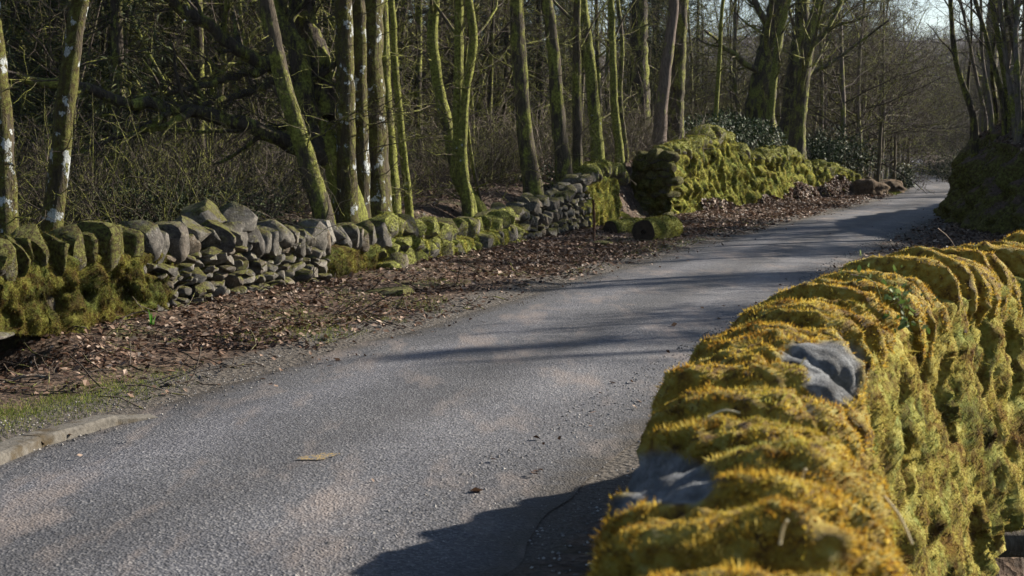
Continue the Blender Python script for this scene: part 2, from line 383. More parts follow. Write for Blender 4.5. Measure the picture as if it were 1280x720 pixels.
def road_mat():
    m, nt, b = new_mat('worn_asphalt'); p = pos(nt)
    v = voro(nt, p, 85, 'F1', 1); s = nt.nodes.new('ShaderNodeSeparateColor'); nt.links.new(v, s.inputs[0])
    chip = ramp(nt, s.outputs[0], [(0.0, (0.046, 0.049, 0.057)), (0.45, (0.088, 0.091, 0.106)), (0.8, (0.122, 0.127, 0.145)), (1.0, (0.22, 0.222, 0.23))])
    v2 = voro(nt, p, 38, 'F1', 1); s2 = nt.nodes.new('ShaderNodeSeparateColor'); nt.links.new(v2, s2.inputs[0])
    chip = mix(nt, math_(nt, 'MULTIPLY', rng_map(nt, s2.outputs[1], 0.86, 0.9), .55), chip, (0.05, 0.05, 0.056))
    big = noise(nt, p, 0.8, 5, .6)
    c = mix(nt, 1.0, chip, ramp(nt, big, [(0.3, (0.66, 0.66, 0.68)), (0.7, (1.12, 1.10, 1.08))]), 'MULTIPLY')
    at = nt.nodes.new('ShaderNodeAttribute'); at.attribute_name = 'edge'
    # dirt and grit towards the edges, a paler dusty crown, yellow stains
    e = math_(nt, 'ADD', at.outputs['Fac'], math_(nt, 'MULTIPLY_ADD', noise(nt, p, 3.2, 5, .7), 0.7, -0.35))
    grit = ramp(nt, noise(nt, p, 70, 3, .8), [(0.35, (0.02, 0.017, 0.014)), (0.6, (0.075, 0.062, 0.05)), (0.75, (0.2, 0.17, 0.14))])
    c = mix(nt, rng_map(nt, e, 0.70, 1.0), c, grit)
    la = nt.nodes.new('ShaderNodeAttribute'); la.attribute_name = 'lateral'
    tr = math_(nt, 'ADD', la.outputs['Fac'], math_(nt, 'MULTIPLY_ADD', noise(nt, pos(nt, (.5, .5, 1)), .9, 4, .6), .5, -.25))
    wear = ramp(nt, math_(nt, 'MULTIPLY_ADD', tr, .5, .5), [(0.0, (.62, .60, .58)), (.16, (.85, .84, .83)), (.27, (1.22, 1.2, 1.2)), (.42, (.86, .85, .84)), (.55, (.72, .70, .68)), (.70, (1.2, 1.18, 1.16)), (.84, (.88, .86, .85)), (1.0, (.6, .58, .56))])
    c = mix(nt, 1.0, c, wear, 'MULTIPLY')
    cr = rng_map(nt, noise(nt, p, 1.7, 6, .7), .40, .30)
    c = mix(nt, math_(nt, 'MULTIPLY', cr, .45), c, (0.05, 0.05, 0.055))
    dust = math_(nt, 'MULTIPLY', rng_map(nt, noise(nt, pos(nt, (1.2, .35, 1)), 1.6, 4, .65), 0.52, 0.66), 0.5)
    c = mix(nt, dust, c, (0.23, 0.185, 0.16))
    put(nt, b.inputs['Base Color'], c); b.inputs['Roughness'].default_value = 0.75
    b.inputs['Specular IOR Level'].default_value = 0.4
    bump(nt, b, math_(nt, 'ADD', voro(nt, p, 85), math_(nt, 'MULTIPLY', voro(nt, p, 38), .7)), 0.6, 0.010)
    return m
ry = np.concatenate([np.arange(-6, 60, .12), np.arange(60, 200, 1.0)])
rv = np.linspace(-1, 1, 21)
sl_ = (road_x(ry + .5) - road_x(ry - .5)); nx, ny = 1 / np.sqrt(1 + sl_ ** 2), -sl_ / np.sqrt(1 + sl_ ** 2)
wob = 1 + 0.05 * vnoise(p3(ry * .7, 0, 0), 4) + .025 * vnoise(p3(ry * 2.9, 0, 0), 6)
HR = np.interp(ry, [0, 5.5, 9, 14, 20, 60], [2.15, 1.98, 1.74, 1.56, 1.42, 1.45])
offL = np.where(rv[None] > 0, rv[None] * HR[:, None], rv[None] * HALF) * wob[:, None]
RX = road_x(ry)[:, None] + nx[:, None] * offL; RY = ry[:, None] + ny[:, None] * offL
def road_h(x, y): return ground_z(x, y)
far_z = -0.35 * np.exp(-((RY - 92) / 12.0) ** 2) + 1.3 * smooth(100, 170, RY)
RZ = far_z + 0.018 + 0.02 * (1 - rv[None] ** 2) + 0.05 * smooth(50, 60, RY)
road = mobj('road', p3(RX, RY, RZ).reshape(-1, 3), grid_faces(len(ry), len(rv)), road_mat(), kind='structure',
            attr={'lateral': np.broadcast_to(rv[None], RX.shape).ravel(), 'edge': np.broadcast_to(np.abs(rv)[None] ** 2.2, RX.shape).ravel()})
def rz_at(x, y):
    return np.where((road_d(x, y) > -HALF) & (road_d(x, y) < np.interp(y, [0, 5.5, 9, 14, 20, 60], [2.15, 1.98, 1.74, 1.56, 1.42, 1.45])), 0.020 + 0.02 * (1 - (road_d(x, y) / HALF) ** 2), ground_z(x, y))

# ------------------------------------------------------------------ stones
def ico(sub):
    bm = bmesh.new(); bmesh.ops.create_icosphere(bm, subdivisions=sub, radius=1.0)
    V = np.array([v.co[:] for v in bm.verts]); F = np.array([[v.index for v in f.verts] for f in bm.faces]); bm.free()
    return V, F
ICO = {k: ico(k) for k in (1, 2, 3, 4, 5)}
def stone_shape(sub, seed, power=3.2, cuts=7, amp=0.10):
    rng = np.random.default_rng(seed); V, F = ICO[sub]; V = V.copy()
    V = V / ((np.abs(V) ** power).sum(1, keepdims=True) ** (1 / power))
    for _ in range(cuts):
        n = nrm(rng.normal(0, 1, 3)); d = rng.uniform(0.62, 0.98); k = V @ n - d
        V = V - np.maximum(k, 0)[:, None] * n * 0.99
    V = V * (1 + amp * fbm(V * 1.6 + seed * 3.1, 3, seed))[:, None]
    m = np.abs(V).max(0); return V / m, F
STONES = [stone_shape(3, 100 + k, power=4.5, cuts=12 + k % 6, amp=.055) for k in range(22)]
STONE_ME = {}; FUZZ = []
def stone_mesh(k, mat):
    if (k, mat.name) not in STONE_ME:
        V, F = STONES[k]; STONE_ME[(k, mat.name)] = mesh_data('stone', V, F, True, mat); STONE_ME[(k, mat.name)].set_sharp_from_angle(angle=.55)
    return STONE_ME[(k, mat.name)]
def put_stone(name, parent, c, half, mat, yaw, tilt=(0, 0), k=None):
    k = int(R.integers(len(STONES))) if k is None else k
    o = bpy.data.objects.new(name, stone_mesh(k, mat)); link(o, parent)
    o.location = np.asarray(c) - np.asarray(parent.location if parent else (0, 0, 0)); o.scale = half
    o.rotation_euler = (tilt[0], tilt[1], yaw)
    if mat.name in ('stone_mossy', 'stone_bright_moss'):
        M = np.array(Matrix.LocRotScale(Vector([float(x) for x in c]), o.rotation_euler, Vector(half)))
        FUZZ.append((mat.name, parent, STONES[k][0] @ M[:3, :3].T + M[:3, 3], STONES[k][1], max(half)))
    return o

# ------------------------------------------------------------------ the long dry stone wall on the left
A0, A1 = np.array([-5.05, 7.9]), np.array([2.5, 31.0])
AT = nrm(A1 - A0); AN = np.array([AT[1], -AT[0]]); AL = float(np.linalg.norm(A1 - A0))
AYAW = math.atan2(AT[1], AT[0])
def a_xy(y): return A0 + AT * ((y - A0[1]) / AT[1])
HY = [7.9, 11, 11.8, 12.9, 13.8, 14.6, 15.4, 16.3, 17.2, 18.2, 18.9, 19.8, 20.6, 21.7, 23.2, 24.5, 25.7, 27, 28.2, 29.3, 30.4, 31]
HZ = [.97, .97, 1.01, .98, .98, .95, .86, .82, .78, .74, .80, .66, .58, .60, .68, .74, .85, 1.02, 1.30, 1.42, 1.36, 1.2]
def a_top(y): return np.interp(y, HY, HZ)
wallA = thing('dry_stone_wall', 'long dry stone wall with slumped mossy middle and bare stone patches beside leafy verge', 'wall', (float(A0[0]), float(A0[1]), 0))
wl = np.array([A0[0], A0[1], 0.0])
# core
ys = np.linspace(A0[1], A1[1] - .1, 240)
base = np.array([a_xy(y) for y in ys]); top = a_top(ys)
prof = [(-.02, -.25), (-.05, .0), (-.07, .25), (-.10, .5), (-.13, .75), (-.18, .95), (-.36, .98), (-.50, .9), (-.52, .5), (-.56, -.25)]
Vc = []
for (o_, hz) in prof:
    h = np.where(hz > 0, hz * np.maximum(top - .17, .2), hz)
    off = o_ - .02 + .03 * vnoise(p3(ys * 4, hz * 6, o_ * 9), 2)
    if hz <= .25: off = off - .42 * (1 - smooth(11.3, 11.5, ys))
    Vc.append(p3(base[:, 0] + AN[0] * off, base[:, 1] + AN[1] * off, h))
mobj('wall_core', np.stack(Vc, 1).reshape(-1, 3), grid_faces(len(ys), len(prof)), M_CORE, wallA, wl)
def a_point(y, off, z):
    b = a_xy(y); return np.array([b[0] + AN[0] * off, b[1] + AN[1] * off, z])
bare = [(13.1, 16.7), (23.2, 28.2)]
nst = 0
for (y0, y1), (wlo, whi, hlo, hhi) in zip(bare, [(.09, .26, .06, .16), (.12, .30, .08, .19)]):
    z = 0.0
    while z < 1.3:
        hh = R.uniform(hlo, hhi) * (1.25 - .35 * z); y = y0 + R.uniform(-.15, .1)
        while y < y1:
            ww = R.uniform(wlo, whi) * (1.2 - .3 * z) * (1.45 if R.random() < .15 else (.6 if R.random() < .25 else 1)); yc = y + ww * .5 * AT[1]
            zt = a_top(yc) - .27
            gb = float(ground_z(*(a_xy(yc) + AN * .05)))
            zz = gb + z + hh / 2 + R.uniform(-.03, .03)
            if zz + hh * .2 < zt + .05:
                off = -.07 - .12 * zz + R.uniform(-.05, .06)
                mt = M_STONE if R.random() < .62 else M_STONE_H
                put_stone('stone', wallA, a_point(yc, off, zz), (ww * R.uniform(.48, .60), R.uniform(.11, .17), hh * R.uniform(.46, .66)), mt, AYAW + R.uniform(-.35, .35), (R.uniform(-.25, .25), R.uniform(-.4, .4)))
                nst += 1
            y += ww * AT[1] * .94
        z += hh * .92
# cope stones
y = 8.1; k = 0
while y < 18.3:
    ww = R.uniform(.15, .34); hh = R.uniform(.30, .42)
    mt = M_STONE_M if y < 12.9 else (M_STONE if R.random() < .75 else M_STONE_H)
    if y > 17.3: mt = M_STONE_H
    zt = a_top(y) + R.uniform(-.03, .03)
    put_stone('cope_stone', wallA, a_point(y + ww * .45, -.24 + R.uniform(-.03, .03), zt - hh * .5 + R.uniform(-.02, .02)), (ww * R.uniform(.5, .64), R.uniform(.25, .32), hh * .55), mt, AYAW + R.uniform(-.35, .35), (R.uniform(-.2, .15), R.uniform(-.65, .1)))
    y += ww * AT[1] * .84
o = put_stone('cope_stone', wallA, a_point(15.05, -.26, .93), (.32, .28, .20), M_STONE, AYAW + .1, (-.1, .25), 3); o['label'] = 'large pale boulder on top of the wall'
put_stone('cope_stone', wallA, a_point(14.7, -.42, .97), (.34, .26, .19), M_STONE_H, AYAW, (0, -.2), 6)
# slumped mossy middle: lumps of fallen and half buried stones under moss
y = 18.2
while y < 23.6:
    ww = R.uniform(.22, .42); zt = a_top(y)
    for row in range(3):
        zz = zt - .12 - row * .24 + R.uniform(-.04, .04)
        if zz < .05: continue
        put_stone('stone', wallA, a_point(y + ww * .4, -.22 + row * .10 + R.uniform(-.05, .05), zz), (ww * .6, R.uniform(.20, .28), R.uniform(.13, .19)), M_STONE_B if R.random() < .8 else M_STONE_H, AYAW + R.uniform(-.3, .3), (R.uniform(-.2, .2), R.uniform(-.3, .3)))
    y += ww * AT[1] * .95
y = 23.0
while y < 28.6:
    ww = R.uniform(.22, .42); zt = a_top(y) + R.uniform(-.06, .06)
    for row in range(2):
        put_stone('cope_stone', wallA, a_point(y + ww * .4, -.16 - row * .2 + R.uniform(-.05, .05), zt - .12 + row * .03), (ww * .6, .17, R.uniform(.10, .15)), M_STONE if R.random() < .7 else M_STONE_H, AYAW + R.uniform(-.4, .4), (R.uniform(-.15, .15), R.uniform(-.35, .1)))
    y += ww * AT[1]
y = 28.4
while y < 30.9:
    ww = R.uniform(.2, .34); zt = a_top(y)
    put_stone('cope_stone', wallA, a_point(y + ww * .4, -.24, zt - .12), (ww * .6, .30, .19), M_STONE_B, AYAW + R.uniform(-.2, .2), (0, R.uniform(-.2, .3)))
    y += ww * AT[1] * .95

MOSSG = []                                   # (V, F) of surfaces that carry tufts
def curtain(y0, y1, ztop, mat, name, parent, wloc, amp, seed, step=.03, lowf=None, gapf=.75):
    yy = np.arange(y0, y1, step); hv = np.linspace(0, 1, 46)
    Y, Hh = np.meshgrid(yy, hv, indexing='ij')
    b = A0[None, None] + AT[None, None] * ((Y - A0[1]) / AT[1])[..., None]
    zt = a_top(Y) + ztop; zb = np.full_like(Y, -.06) if lowf is None else lowf(Y)
    Z = zb + (zt - zb) * Hh
    dr = fbm(p3(Y * 5.5, Z * 1.6, 0), 3, seed) * amp + np.abs(vnoise(p3(Y * 3.0, Z * 3.6, 4), seed + 5)) * amp * .9 + fbm(p3(Y * 18, Z * 9, 0), 2, seed + 9) * amp * .35
    edge = smooth(y0, y0 + .45, Y + .45 * vnoise(p3(Y * 2, Z * 4), 3)) * smooth(y1, y1 - .45, Y + .45 * vnoise(p3(Y * 2, Z * 4), 8))
    gap = smooth(.30, .52, fbm(p3(Y * 2.6, Z * 3.4, 9), 3, seed + 13)); edge = edge * (1 - gapf * gap)
    off = -.10 * Z - .16 + (dr + .17) * edge - .16 * smooth(.86, 1.0, Hh)
    P = p3(b[..., 0] + AN[0] * off, b[..., 1] + AN[1] * off, Z).reshape(-1, 3)
    F = grid_faces(len(yy), len(hv))
    mobj(name, P, F, mat, parent, wloc); MOSSG.append((P, F)); return P, F
def low_cul(Y): return np.where(Y < 11.6, .24 - .10 * smooth(10.9, 11.6, Y), -.06) + .02
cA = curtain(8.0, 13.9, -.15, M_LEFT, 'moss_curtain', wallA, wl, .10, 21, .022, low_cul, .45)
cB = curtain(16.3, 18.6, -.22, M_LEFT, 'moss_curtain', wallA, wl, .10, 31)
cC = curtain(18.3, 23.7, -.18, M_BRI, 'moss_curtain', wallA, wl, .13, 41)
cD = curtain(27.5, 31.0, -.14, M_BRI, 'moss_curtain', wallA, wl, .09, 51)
fz = Geo()
for (P, F), n, L, W in ((cA, 46000, .035, .007), (cB, 9000, .04, .009)):
    q, N, _, _ = scatter(P, F, n); N[(N @ np.array([*AN, 0])) < 0] *= -1
    V, T = blades(q, N, L, W, .7, .9, .5); fz.add(V, tris=T)
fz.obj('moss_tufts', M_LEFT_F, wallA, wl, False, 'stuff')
fz = Geo()
for (P, F), n, L, W in ((cC, 26000, .045, .011), (cD, 12000, .05, .013)):
    q, N, _, _ = scatter(P, F, n); N[(N @ np.array([*AN, 0])) < 0] *= -1
    V, T = blades(q, N, L, W, .7, .8, .5); fz.add(V, tris=T)
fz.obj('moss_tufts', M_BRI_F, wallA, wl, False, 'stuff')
# culvert lintel
lin = a_point(10.5, -.14, .225)
put_stone('lintel', wallA, lin, (.85, .20, .05), M_STONE, AYAW, (0, 0), 2)

# ------------------------------------------------------------------ second wall, high and mossy, beyond the gap
WB = np.array([(3.45, 32.6), (4.7, 36), (6.6, 40.5), (8.5, 44.5), (10.2, 48.5), (12.0, 52), (13.1, 54)])
segB = np.r_[0, np.cumsum(np.linalg.norm(np.diff(WB, axis=0), axis=1))]
def wb_xy(s): return np.stack([_spl(segB, WB[:, 0], s), _spl(segB, WB[:, 1], s)], -1)
def wb_top(y): return np.interp(y, [32.6, 33.2, 35, 36.8, 38, 39.2, 40.2, 42, 43.5, 45, 46.2, 47.5, 50, 52, 54], [1.5, 1.66, 1.80, 1.95, 2.22, 2.10, 1.75, 1.55, 1.60, 1.70, 1.62, 1.30, 1.18, 1.08, .8])
wallB = thing('mossy_wall', 'high bright green moss covered wall beyond the gap in the stone wall', 'wall', (float(WB[0, 0]), float(WB[0, 1]), 0))
wbl = np.array([WB[0, 0], WB[0, 1], 0.0])
ss = np.arange(0, segB[-1], .05); hv = np.linspace(0, 1, 60)
xyB = wb_xy(ss); tB = nrm(np.gradient(xyB, axis=0)); nB = np.stack([tB[:, 1], -tB[:, 0]], -1)
Sg, Hg = np.meshgrid(ss, hv, indexing='ij'); topB = wb_top(xyB[:, 1])[:, None] + .10 * fbm(p3(ss * 2.2, 0, 0), 2, 61)[:, None]
zB = -.1 + (topB + .1) * Hg
dr = fbm(p3(Sg * 3.4, zB * 1.0, 0), 3, 62) * .17 + np.abs(vnoise(p3(Sg * 2.4, zB * 2.7, 2), 63)) * .20 + fbm(p3(Sg * 9 + zB * 2, zB * 5), 2, 64) * .08 - smooth(.36, .52, fbm(p3(Sg * 3.8 + zB * 1.2, zB * 2.6, 5), 2, 65)) * .22
offB = .30 * (1 - Hg) ** 1.3 * (0.35 + .65 * smooth(0, 5, Sg)) - .05 + dr - .30 * smooth(.88, 1, Hg) ** 2
PB = p3(xyB[:, 0:1] + nB[:, 0:1] * offB, xyB[:, 1:2] + nB[:, 1:2] * offB, zB).reshape(-1, 3); FB = grid_faces(len(ss), len(hv))
mobj('moss_face', PB, FB, M_BRI, wallB, wbl)
q, N, _, _ = scatter(PB, FB, 60000); N[(N @ np.array([.9, -.43, .1])) < 0] *= -1
V, T = blades(q, N, .075, .020, .6, .8, .5); mobj('moss_tufts', V, T, M_BRI_F, wallB, wbl, False, 'stuff')
# back of the wall and the stones of its dark end
tk = .55
Vk = []
for o_, hz in ((-.1, .98), (-.4, 1.0), (-tk, .9), (-tk - .1, -.1)):
    Vk.append(p3(xyB[:, 0] + nB[:, 0] * o_, xyB[:, 1] + nB[:, 1] * o_, np.where(hz > 0, hz * topB[:, 0], hz)))
mobj('wall_core', np.stack(Vk, 1).reshape(-1, 3), grid_faces(len(ss), 4), M_STONE_M, wallB, wbl)
ea, ez = np.meshgrid(np.linspace(-.78, .16, 40), np.linspace(0, 1, 70), indexing='ij'); te = wb_top(WB[0, 1]) + .12
zz_ = -.1 + (te + .1) * ez; rel = .16 * np.abs(vnoise(p3(ea * 4.2, zz_ * 4.6, 1), 66)) + .10 * fbm(p3(ea * 7, zz_ * 5), 3, 67) + .12 * (1 - ez) - .35 * smooth(.82, 1, ez) ** 2 - .25 * smooth(.25, .47, np.abs(ea + .31)) ** 2
PE = p3(xyB[0, 0] + nB[0, 0] * ea - tB[0, 0] * rel, xyB[0, 1] + nB[0, 1] * ea - tB[0, 1] * rel, zz_).reshape(-1, 3); FE = grid_faces(40, 70)
mobj('moss_face', PE, FE, M_LEFT, wallB, wbl)
q, N, _, _ = scatter(PE, FE, 9000); N[(N @ np.array([*(-tB[0]), .0])) < 0] *= -1
V, T = blades(q, N, .05, .014, .6, .8, .5); mobj('moss_tufts', V, T, M_LEFT_F, wallB, wbl, False, 'stuff')
BYAW = math.atan2(tB[0, 1], tB[0, 0])
z = 0.0
while z < 1.6:
    hh = R.uniform(.14, .26); a = -.62
    while a < -.02:
        ww = R.uniform(.22, .42)
        c = xyB[0] + nB[0] * (a + ww / 2) + tB[0] * R.uniform(.06, .22)
        put_stone('stone', wallB, (c[0], c[1], z + hh / 2), (.26, ww * .62, hh * .66), M_STONE_M, BYAW + R.uniform(-.2, .2), (R.uniform(-.1, .1), R.uniform(-.1, .1)))
        a += ww * .92
    z += hh * .9
s_ = .2
while s_ < segB[-1] - .6:
    ww = R.uniform(.3, .6); i = int(s_ / .05); zt = topB[i, 0]
    put_stone('cope_stone', wallB, (xyB[i, 0] - nB[i, 0] * .22, xyB[i, 1] - nB[i, 1] * .22, zt - .08), (ww * .6, R.uniform(.26, .38), R.uniform(.16, .24)), M_STONE_B, math.atan2(tB[i, 1], tB[i, 0]) + R.uniform(-.3, .3), (0, R.uniform(-.25, .25)))
    s_ += ww * .95
# mounds on the wall top
for (u, v, Y, rx, rz_) in ((886, 172, 38.3, .62, .42), (968, 195, 45.5, .5, .32), (950, 192, 45.2, .5, .3), (1030, 214, 50.5, .5, .25)):
    c = at_y(u, v, Y); put_stone('cope_stone', wallB, c, (rx, rx * .8, rz_), M_STONE_B, R.uniform(0, 3), (0, 0))

def stone_fuzz(parent, loc):
    for mn, mat, L in (('stone_mossy', M_LEFT_F, .030), ('stone_bright_moss', M_BRI_F, .035)):
        g = Geo()
        for name, par, V, F, hm in FUZZ:
            if par is not parent or name != mn: continue
            far = V[:, 1].mean() > 32; q, N, _, _ = scatter(V, F, int(1100 * (hm / .3) ** 1.2)); N[(N * (q - V.mean(0))).sum(1) < 0] *= -1
            k = N[:, 2] * .35 + .5 + .5 * fbm(q * 5.5, 2, 19) > (.22 if mn == 'stone_mossy' else .30)
            B, T = blades(q[k], N[k], L * (1.5 if far else 1), .006 if mn == 'stone_mossy' else (.02 if far else .011), .9, .3, .6); g.add(B, tris=T)
        if g.n: g.obj('moss_tufts', mat, parent, loc, False, 'stuff')
stone_fuzz(wallA, wl); stone_fuzz(wallB, wbl)
# ------------------------------------------------------------------ near parapet wall
RN = np.random.default_rng(123)
wallN = thing('parapet_wall', 'broad golden moss covered parapet wall with rounded cope stones curving above the stream', 'wall', (float(_nwp[30, 0]), float(_nwp[30, 1]), 0))
wnl = np.array([_nwp[30, 0], _nwp[30, 1], 0.0])
sN, pN = nw_path(560); keep = (sN > .9) & (sN < 14.0); sN, pN = sN[keep], pN[keep]
tN = nrm(np.gradient(pN, axis=0)); nN = np.stack([tN[:, 1], -tN[:, 0]], -1)
hv = np.linspace(0, 1, 120)
Sg, Hg = np.meshgrid(sN, hv, indexing='ij'); rise = .04 * smooth(4.5, 6, Sg) + .10 * smooth(6, 9.5, Sg); bot = np.interp(Sg, [5, 7.2, 8.9, 9.6, 10.2, 12], [-1.1, -.75, -.44, -.24, -.10, -.08]) + .07 * fbm(p3(Sg * 2.6, 0 * Sg, 0), 3, 78); zN = bot + (.92 - bot + rise) * Hg
dr = fbm(p3(Sg * 4.0, zN * 1.6, 0), 3, 71) * .05 + np.abs(vnoise(p3(Sg * 5.6 + .6 * zN, zN * 4.2, 2), 72)) * .05 + fbm(p3(Sg * 15, zN * 6), 3, 73) * .05 + fbm(p3(Sg * 34, zN * 22), 2, 76) * .016
hole = smooth(.40, .55, fbm(p3(Sg * 5.5, zN * 3.0, 7), 2, 74)) * .14 + smooth(.38, .55, fbm(p3(Sg * 13, zN * 6.0, 3), 2, 77)) * .07
offN = .265 + .13 * (1 - Hg) + dr - hole - .30 * smooth(.91, 1.0, Hg) ** 1.5
PN = p3(pN[:, 0:1] + nN[:, 0:1] * offN, pN[:, 1:2] + nN[:, 1:2] * offN, zN).reshape(-1, 3); FN = grid_faces(len(sN), len(hv))
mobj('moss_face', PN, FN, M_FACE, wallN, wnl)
q, N, _, _ = scatter(PN, FN, 215000); nn2 = np.zeros_like(N); 
kk = ((q[:, None, :2] - pN[None, ::6]) ** 2).sum(-1).argmin(1) if False else None
sdv = nrm(np.stack([np.interp(q[:, 1], pN[:, 1], nN[:, 0]), np.interp(q[:, 1], pN[:, 1], nN[:, 1]), np.zeros(len(q))], -1))
flip = (N * sdv).sum(1) < 0; N[flip] *= -1
V, T = blades(q, N, np.where(RN.random(len(q)) < .25, .034, .017) * (.6 + .7 * smooth(-.4, .5, fbm(q * 14, 2, 88))), .0058, .75, .75, .65)
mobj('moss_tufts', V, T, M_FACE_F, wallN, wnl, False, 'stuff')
# road side face and core
prof = [(-.36, -.1), (-.33, .2), (-.31, .45), (-.29, .68), (-.20, .80), (.18, .80)]
Vk = []
for o_, hz in prof:
    off = o_ + .035 * fbm(p3(sN * 5, hz * 6, o_), 2, 75) * (1 if o_ < 0 else 0)
    Vk.append(p3(pN[:, 0] + nN[:, 0] * off, pN[:, 1] + nN[:, 1] * off, np.full(len(sN), hz)))
mobj('wall_core', np.stack(Vk, 1).reshape(-1, 3), grid_faces(len(sN), len(prof)), M_STONE_H, wallN, wnl)
# cope stones, each a slab across the wall under its own moss
tuft = Geo(); s_ = 2.3
bare_spots = [(on_z(846, 596, .97), .17), (on_z(800, 630, .90), .17), (on_z(1035, 455, .98), .17), (on_z(1058, 492, .93), .15), (on_z(930, 590, 1.0), .05), (on_z(1080, 420, 1.0), .08), (on_z(1274, 322, .98), .16)]
k = 0
while s_ < 13.4:
    far = smooth(5.5, 9, s_)
    th = RN.uniform(.16, .29) * (1 - .25 * far)
    i = int(np.clip(np.searchsorted(sN, s_ + th / 2), 0, len(sN) - 1)); c = pN[i]
    V0, F0 = stone_shape(5 if s_ < 6.5 else 4, 300 + k, power=2.5, cuts=4, amp=.07)
    hw = RN.uniform(.28, .315); zt = .99 + RN.uniform(-.06, .035) + .04 * float(smooth(4.5, 6.0, s_)) + .10 * float(smooth(6, 9.5, s_)); hh = RN.uniform(.19, .24)
    loc = V0 * np.array([th * .60, hw, hh])
    lean = RN.uniform(-.05, .22); yw = RN.uniform(-.10, .10)
    x_ = loc[:, 0] + lean * loc[:, 2] + yw * loc[:, 1]
    W = p3(c[0] + tN[i, 0] * x_ + nN[i, 0] * (loc[:, 1] + .015), c[1] + tN[i, 1] * x_ + nN[i, 1] * (loc[:, 1] + .015), zt - hh + loc[:, 2])
    out = nrm(W - np.array([c[0], c[1], zt - hh]))
    W = W + out * (.034 * fbm(W * 8, 3, 81) + .024 * fbm(W * 26, 3, 82))[:, None]
    ms = np.ones(len(W))
    for bc, br in bare_spots:
        dist = np.linalg.norm(W - bc, axis=1) + .05 * fbm(W * 12, 3, 83)
        ms = np.minimum(ms, smooth(br * .8, br * 1.05, dist))
    rel = W - CAM; dep = rel[:, 1] * cp - rel[:, 2] * sp_; uu = 640 + FPX * rel[:, 0] / dep; vv = 360 - FPX * (rel[:, 1] * sp_ + rel[:, 2] * cp) / dep
    for su, sv, ru, rv_ in ((832, 604, 62, 34), (1042, 468, 36, 42)):            # the two bare stones seen in the photograph
        ms = np.minimum(ms, smooth(.8, 1.1, np.hypot((uu - su) / ru, (vv - sv) / rv_) + .35 * fbm(W * 11, 3, 87)))
    ms = np.minimum(ms, smooth(-.70, -.55, fbm(W * 5.0, 3, 84)))
    W = W + out * (ms * .012)[:, None]
    mobj('cope_stone', W, F0, M_NEAR, wallN, wnl, attr={'moss': ms})
    n = 3000 if (s_ < 3.3 or s_ > 12) else 17000 if s_ < 5 else (9000 if s_ < 8 else 6000)
    q, N, tr, wt = scatter(W, F0, n); N[(N * (q - np.array([c[0], c[1], zt - hh]))).sum(1) < 0] *= -1; mq = (ms[tr] * wt).sum(1)
    okm = (mq > .35 + .5 * RN.random(n)) & (N[:, 2] > -.5) & ((fbm(q * 9, 3, 85) > -.45))
    q, N = q[okm], N[okm]
    clump = .45 + 1.1 * smooth(-.4, .6, fbm(q * 16, 3, 86))
    V, T = blades(q, N, .017 * clump, .0045 if s_ < 5 else .0055, 1.0, -.15, .65); tuft.add(V, tris=T)
    s_ += th * .90; k += 1
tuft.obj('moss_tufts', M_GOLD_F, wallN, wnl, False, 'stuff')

# ------------------------------------------------------------------ steep bank on the right
BK = np.array([(16.5, 9.0), (13.0, 15.0), (10.9, 20.0), (9.75, 25.5), (9.7, 29.5), (10.25, 33.5), (11.2, 37.0), (13.6, 42), (17.6, 51), (22.6, 63), (27.4, 77)])
sB = np.r_[0, np.cumsum(np.linalg.norm(np.diff(BK, axis=0), axis=1))]
sg = np.concatenate([np.arange(0, 32, .12), np.arange(32, sB[-1], .5)])
xb = np.stack([_spl(sB, BK[:, 0], sg), _spl(sB, BK[:, 1], sg)], -1); tb = nrm(np.gradient(xb, axis=0)); nb = np.stack([tb[:, 1], -tb[:, 0]], -1)
hf = np.interp(xb[:, 1], [9, 20, 26, 30, 34, 37, 42, 60, 77], [.9, 1.2, 1.35, 1.7, 2.05, 2.0, 1.7, 1.3, .6])
uf = np.concatenate([np.linspace(0, 1, 26), 1 + np.linspace(0.03, 1, 34) ** 1.5])
Sg, Ug = np.meshgrid(sg, uf, indexing='ij'); Hf = hf[:, None]
fac = np.clip(Ug, 0, 1); slo = np.clip(Ug - 1, 0, 1)
zk = Hf * fac ** 1.1 - .12 * (1 - fac) + 6.2 * slo - 3.0 * slo * slo
bump_ = fbm(p3(Sg * 1.3, zk * 1.6, 0), 3, 91) * .34 + fbm(p3(Sg * 3.6, zk * 3.0), 4, 92) * .34
ofk = (.95 * fac ** 1.3 + 9.0 * slo) - bump_ * smooth(0, .15, fac) * (1 - smooth(0, .2, slo) * .7)
zk = zk + fbm(p3(Sg * 1.1, Ug * 7), 3, 93) * .16 * smooth(.9, 1.1, Ug)
PK = p3(xb[:, 0:1] + nb[:, 0:1] * ofk, xb[:, 1:2] + nb[:, 1:2] * ofk, zk).reshape(-1, 3); FK = grid_faces(len(sg), len(uf))
def bank_mat():
    m, nt, b = new_mat('bank_earth_and_moss'); p = pos(nt)
    soil = ramp(nt, noise(nt, p, 9, 6, .75), [(0.3, (0.03, 0.020, 0.015)), (0.5, (0.085, 0.058, 0.045)), (0.7, (0.18, 0.12, 0.09))])
    mo = ramp(nt, rng_map(nt, noise(nt, p, 14, 5, .7), .3, .7), LEFTM)
    f = math_(nt, 'ADD', normal_z(nt), math_(nt, 'MULTIPLY_ADD', noise(nt, p, 2.4, 4), .7, -.35))
    put(nt, b.inputs['Base Color'], mix(nt, rng_map(nt, f, .60, .74), mo, soil)); bump(nt, b, noise(nt, p, 28, 6, .75), 1.0, .05)
    return m
bank = mobj('earth_bank', PK, FK, bank_mat(), kind='structure')
vis = (PK[:, 1] > 16) & (PK[:, 1] < 46)
